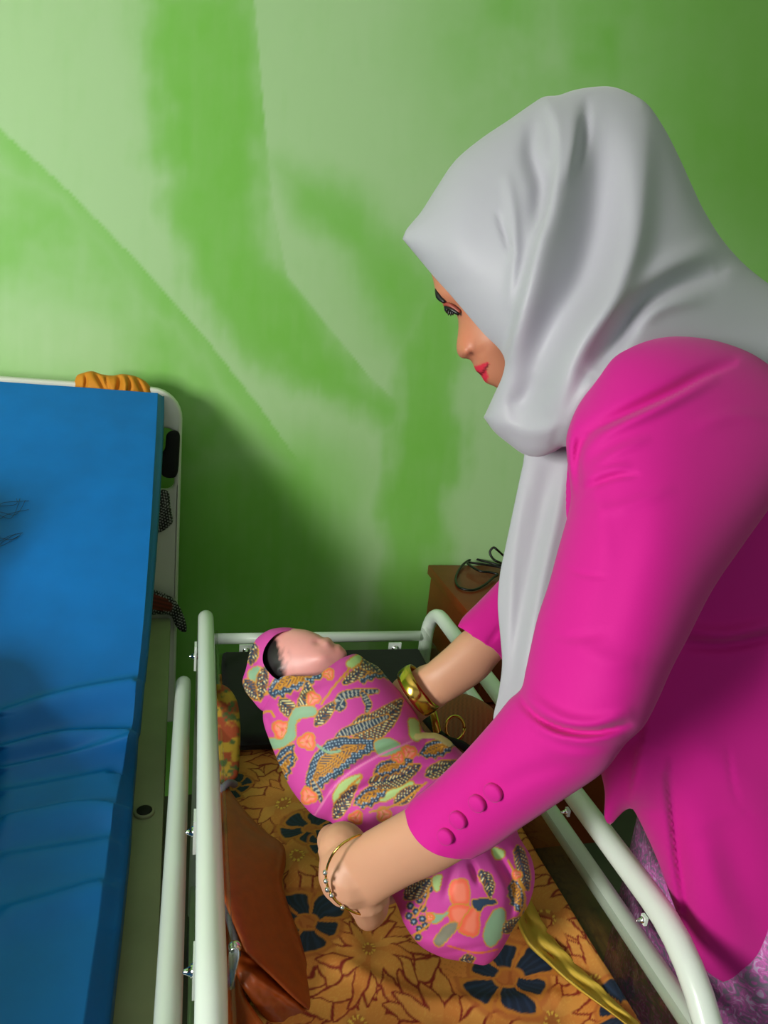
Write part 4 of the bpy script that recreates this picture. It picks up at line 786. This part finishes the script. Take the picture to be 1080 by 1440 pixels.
chest = [
 (L_, 378, 975, 455, 948, 15, -.1), (Fn, 425, 998, 432, 960, 9, .1), (L_, 505, 955, 555, 950, 12, -.25), (Fn, 484, 960, 530, 928, 6),
 ('scroll', [(470, 993), (478, 996), (482, 990), (476, 986), (484, 978), (505, 974), (530, 972)], 5, 90), (Fn, 445, 1018, 468, 990, 6), (Fn, 394, 985, 420, 1012, 8),
 (Fn, 488, 1030, 566, 985, 17, .12), ('scroll', [(472, 1048), (482, 1032), (510, 1022), (545, 1008)], 6, 110), ('scroll', [(510, 975), (518, 990), (516, 1000)], 4, 40),
 (L_, 433, 1108, 532, 1045, 21, -.14), ('scroll', [(440, 1100), (448, 1118), (452, 1126)], 4, 30),
 (L_, 388, 1080, 412, 1048, 10, .1), (L_, 396, 1100, 410, 1060, 9, -.1),
 ('flower', 397, 1026, 13, .4), ('flower', 432, 1043, 12, 1.2), ('blob', [(412, 1000), (440, 995), (442, 1005), (418, 1012), (412, 1040), (385, 1052), (378, 1040), (400, 1038)], TE),
 ('blob', [(528, 1045), (546, 1038), (562, 1046), (560, 1058), (535, 1062)], TE), ('flower', 575, 1058, 10, .2), ('blob', [(575, 1012), (590, 1015), (588, 1040), (578, 1034)], LG), ('flower', 434, 1120, 11, 2.), ('line', [(446, 1048), (462, 1058), (478, 1056)], 1.6, TE),
 (Fn, 505, 925, 535, 945, 7), ('blob', [(488, 932), (503, 922), (507, 928), (494, 940)], LG), ('flower', 440, 982, 9, 0), ('flower', 462, 948, 7, 1), ('line', [(452, 990), (470, 965), (492, 940)], 1.4, GD), ('line', [(368, 1003), (380, 1000), (386, 1008)], 1.4, GD),
 ('blob', [(470, 1120), (482, 1100), (508, 1090), (500, 1108), (478, 1132)], LG), ('line', [(443, 1146), (466, 1112), (490, 1088), (534, 1062), (580, 1042)], 1.0, lin(222, 120, 176)), ('line', [(472, 1140), (488, 1110), (508, 1092)], 1.2, GD), (Fn, 470, 1150, 500, 1105, 7), ('blob', [(535, 1118), (575, 1100), (578, 1106), (540, 1126)], LG), (L_, 500, 1130, 545, 1105, 9), (Fn, 520, 1100, 590, 1076, 10, .1), (L_, 530, 1085, 575, 1070, 8), ('flower', 560, 1065, 8, 1), (Fn, 555, 1130, 590, 1105, 7), (L_, 592, 1060, 640, 1045, 9), ('line', [(586, 1036), (610, 1034), (632, 1046)], 4, CRM), ('flower', 500, 1150, 9, 1), ('flower', 540, 1145, 9, 2), ('line', [(520, 1142), (560, 1130), (600, 1100)], 1.3, GD), (Fn, 600, 1090, 640, 1070, 8),
 ('blob', [(350, 945), (362, 938), (370, 950), (356, 958)], TE), (Fn, 345, 958, 366, 985, 7), (Fn, 372, 940, 366, 985, 6), (Fn, 356, 905, 352, 935, 6),
 # lower end
 ('blob', [(636, 1240), (656, 1240), (659, 1268), (640, 1272), (633, 1258)], CO), ('blob', [(634, 1276), (656, 1274), (660, 1282), (645, 1302), (634, 1292)], CO), ('blob', [(662, 1280), (672, 1278), (674, 1300), (668, 1316), (650, 1312), (648, 1304)], CO),
 ('blob', [(664, 1266), (690, 1264), (698, 1270), (680, 1274), (674, 1280)], NV), ('blob', [(612, 1322), (628, 1302), (642, 1300), (632, 1318), (618, 1330)], lin(130, 128, 110)), ('blob', [(684, 1300), (694, 1282), (706, 1278), (710, 1290), (704, 1318), (690, 1330), (682, 1320)], TE),
 ('berry', [(577, 1274), (590, 1266), (585, 1282), (575, 1288), (595, 1278), (582, 1296), (594, 1292), (590, 1306), (598, 1302), (588, 1318), (598, 1258), (604, 1250)]), ('line', [(584, 1290), (598, 1270), (604, 1245)], 1.2, GD), (Fn, 570, 1262, 604, 1238, 9), ('line', [(575, 1318), (590, 1310), (604, 1300)], 1.2, GD), ('blob', [(600, 1284), (622, 1288), (628, 1284), (610, 1298)], TE), ('flower', 605, 1290, 5, 0), ('blob', [(610, 1236), (620, 1232), (617, 1250), (612, 1250)], LG),
 (Fn, 677, 1226, 690, 1262, 7, -.1), ('blob', [(694, 1192), (708, 1196), (706, 1206), (696, 1206)], LG), (L_, 722, 1240, 735, 1285, 7), (Fn, 728, 1190, 742, 1250, 7), ('line', [(715, 1210), (738, 1260), (730, 1290)], 1.3, GD), (Fn, 708, 1310, 735, 1290, 6), ('flower', 726, 1230, 6, 0), (Fn, 650, 1350, 668, 1348, 6), ('line', [(630, 1330), (670, 1340), (700, 1335)], 1., OR),
]
bun = [(370, 1000), (374, 990, 10), (380, 970, 25), (396, 952, 40), (420, 951, 48), (447, 949, 48), (462, 938, 40), (480, 926, 26), (496, 920, 8), (505, 921), (516, 929), (532, 938), (548, 957), (570, 981), (587, 1007), (596, 1028), (614, 1031), (630, 1039), (645, 1054), (690, 1095), (720, 1145), (730, 1176), (747, 1206), (752, 1236), (744, 1270), (723, 1304), (706, 1335), (696, 1348), (683, 1357), (670, 1356), (650, 1352), (624, 1347), (592, 1331), (570, 1302), (556, 1268), (535, 1240), (505, 1205), (480, 1172), (465, 1156), (440, 1146), (411, 1112), (394, 1078), (380, 1044), (371, 1018)]
BD = [(380, 1000, .955), (460, 940, .945), (560, 1000, .925), (400, 1090, .90), (500, 1080, .89), (620, 1050, .89), (480, 1160, .85), (600, 1180, .83), (720, 1200, .82), (580, 1310, .80), (690, 1340, .79)]
bi_ = inflate(bun, BD, .82, .8, 2.0, [
  ([(440, 1148), (462, 1112), (486, 1088), (530, 1062), (580, 1042), (612, 1032)], 19, 5, 24), ([(462, 1150), (490, 1120), (530, 1100), (590, 1080), (640, 1062)], -6, 6), ([(480, 1160), (515, 1128), (570, 1105), (640, 1085)], 6, 8), ([(380, 990), (420, 985), (460, 955), (495, 925)], 7, 6, 16), ([(385, 962), (420, 972), (452, 960), (480, 935)], -5, 6),
  ([(372, 1005), (380, 1020), (378, 1035)], -6, 4), ([(662, 1212), (668, 1228), (672, 1240)], -10, 5), ([(690, 1190), (706, 1215), (722, 1250), (718, 1290)], -14, 6, 8), ([(720, 1185), (738, 1215), (742, 1250)], 7, 8), ([(640, 1215), (632, 1240), (625, 1262)], -5, 7), ([(600, 1040), (620, 1042), (640, 1052)], 9, 7), ([(560, 1320), (620, 1330), (690, 1338)], 6, 10), ([(610, 1342), (650, 1336), (690, 1330)], -4, 5)],
  rings=(.5, 1.4))
swd = put(bi_, 'swaddle', BATIK, bby, batik(bi_.px, bi_.py, chest))
hood = [(341, 958), (346, 940), (351, 917), (357, 904), (364, 895), (378, 886), (394, 882.5), (412, 883), (420, 886, 4), (404, 887, 22), (386, 894, 36), (372, 912, 40), (370, 932, 44), (382, 950, 44), (398, 962, 44), (400, 985, 30), (385, 1002, 4), (368, 999), (355, 985), (345, 972)]
hd_ = inflate(hood, [(345, 955, .985), (375, 890, .99), (412, 885, .985), (385, 990, .96)], .8, .95, 2.2, [([(364, 900), (362, 930), (372, 960), (380, 990)], 7, 6), ([(350, 930), (356, 960), (366, 990)], -4, 5)], rings=(.5, 1.4))
put(hd_, 'hood', BATIK, swd, batik(hd_.px, hd_.py, chest))
# ================================================================== PERSON LYING ON THE BED
def onmat(x, y, h): # height above the mattress top at (x, y)
    z = TZ if y < B0[1] else B0[2]+(y-B0[1])*(A0[2]-B0[2])/(A0[1]-B0[1])
    n = np.array([0, 0, 1.]) if y < B0[1] else np.array([0, -(A0[2]-B0[2]), A0[1]-B0[1]])/np.hypot(A0[2]-B0[2], A0[1]-B0[1])
    return np.array([x, y, z])+n*h
ly = thing('person', onmat(-0.535, 0.640, 0), 'person in dark dress lying on the blue mattress, black hair strands spread over it', 'person')
b = MB(); hc = onmat(-0.545, 1.340, .10)
b.ball(hc, .088, 24, (1, 1.15, 1.05)); b.ball(hc+[.0, -.07, .03], .055, 16); fz = hc+np.array([0, -.055, .062]); b.ball(fz+[0, .005, .022], .016, 12, (.8, 1.3, 1.)); b.ball(fz+[0, -.04, .0], .03, 12); b.tube([hc+[0, -.06, .0], onmat(-0.495, 1.170, .09), onmat(-0.515, 1.060, .09)], [.05, .05, .08], 16)
b.tube(spline([onmat(-0.515, 1.100, .09), onmat(-0.535, 0.890, .10), onmat(-0.545, 0.690, .10), onmat(-0.545, 0.540, .10)], 8), [.08]*25, 20)
for sx in (-1, 1):
    b.tube(spline([onmat(-0.515+sx*.15, 1.100, .07), onmat(-0.535+sx*.2, 0.860, .06), onmat(-0.535+sx*.17, 0.640, .07)], 8), np.linspace(.045, .03, 17), 12)
    for k in range(5): b.tube([onmat(-0.535+sx*.17, 0.640, .07), onmat(-0.535+sx*(.15+.014*k), 0.530-(.02 if k in (1, 2, 3) else 0), .06)], [.014, .008], 8)
    b.tube(spline([onmat(-0.545+sx*.06, 0.560, .08), onmat(-0.545+sx*.06, 0.190, .08), onmat(-0.545+sx*.07, -0.160, .06), onmat(-0.545+sx*.07, -0.260, .06)], 8), np.linspace(.06, .034, 25), 14)
    b.tube([onmat(-0.545+sx*.07, -0.280, .05), onmat(-0.545+sx*.08, -0.320, .16)], [.04, .028], 12)
remesh(b, 'body', SKIN, ly, .006, 4, lambda V: np.tile(lin(206, 150, 118), (len(V), 1)))
b = MB(); b.ball(hc+[.0, .035, -.008], .104, 24, (1.04, 1.14, 1.02)); b.tube(spline([onmat(-.52, 1.40, .04), onmat(-.46, 1.37, .02), onmat(-.42, 1.31, .008)], 8), np.linspace(.035, .006, 17), 14, flat=.5); hr_ = b.build("hair", HAIR, ly)
DRS = mat('dark_dress', (40, 34, 48), .8, bump=.2, bscale=60)
b = MB(); b.tube(spline([onmat(-0.505, 1.140, .085), onmat(-0.525, 0.990, .11), onmat(-0.545, 0.740, .115), onmat(-0.545, 0.390, .11), onmat(-0.545, 0.10, .10), onmat(-0.545, -0.16, .085)], 8), np.interp(np.linspace(0, 1, 41), [0, .1, .4, .6, 1], [.08, .13, .145, .15, .15]), 28, flat=.78)
V = np.array(b.V); d_ = b.build('dress', DRS, ly)
for sx in (-1, 1): MB().tube(spline([onmat(-0.505+sx*.10, 1.110, .08), onmat(-0.525+sx*.18, 0.960, .07), onmat(-0.535+sx*.20, 0.840, .065)], 8), np.linspace(.065, .055, 17), 14).build('dress_sleeve', DRS, d_)
for i in range(9):
    y0 = 752+rng.uniform(-50, 14); P = [(-40, y0+rng.uniform(-8, 8)), (-5, y0+rng.uniform(-6, 6)), (12+rng.uniform(-8, 12), y0+rng.uniform(-10, 6)), (20+rng.uniform(-10, 22), y0-14+rng.uniform(-14, 8))]
    MB().tube(spline([atP(x, y, A0, npl)+Nn[10]*.003 for x, y in P], 6), .0004, 5).build('hair_strand', HAIR, hr_)
bd_ = bpy.data.objects['dress'].parent.children[0]
for sx in (-1, 1):
    MB().tube([fz+[sx*.045, .035, .016], fz+[sx*.028, .04, .026], fz+[sx*.012, .036, .028]], .003, 8).build('eyebrow', HAIR, bd_)
    MB().tube([fz+[sx*.04, .02, .018], fz+[sx*.028, .016, .025], fz+[sx*.016, .02, .026]], .002, 8).build('eyelashes', HAIR, bd_)
MB().tube([fz+[-.02, -.028, .026], fz+[0, -.029, .031], fz+[.02, -.028, .026]], .0045, 8).build('lips', mat('pale_lips', (176, 92, 84), .5), bd_)
# ================================================================== LIGHT
w = bpy.data.worlds.new('world'); S.world = w; w.use_nodes = True; bg = w.node_tree.nodes['Background']; bg.inputs[0].default_value = (.86, .93, 1., 1); bg.inputs[1].default_value = .42
ld = bpy.data.lights.new('window_light', 'AREA'); ld.shape = 'RECTANGLE'; ld.size = .7; ld.size_y = .9; ld.energy = 104; ld.color = (1, .98, .95)
lo = bpy.data.objects.new('window_light', ld); COL.objects.link(lo); src = np.array([-2.1, -.65, 1.6]); tgt = np.array([.1, 1.3, 1.1]); lo.location = src
lo.rotation_euler = Vector(src-tgt).to_track_quat('Z', 'Y').to_euler()
S.view_settings.view_transform = 'Standard'; S.view_settings.look = 'None'; S.view_settings.exposure = 0; S.view_settings.gamma = 1
S.view_settings.use_curve_mapping = False
S.cycles.use_denoising = True; S.cycles.max_bounces = 6; S.cycles.diffuse_bounces = 2; S.cycles.transparent_max_bounces = 12
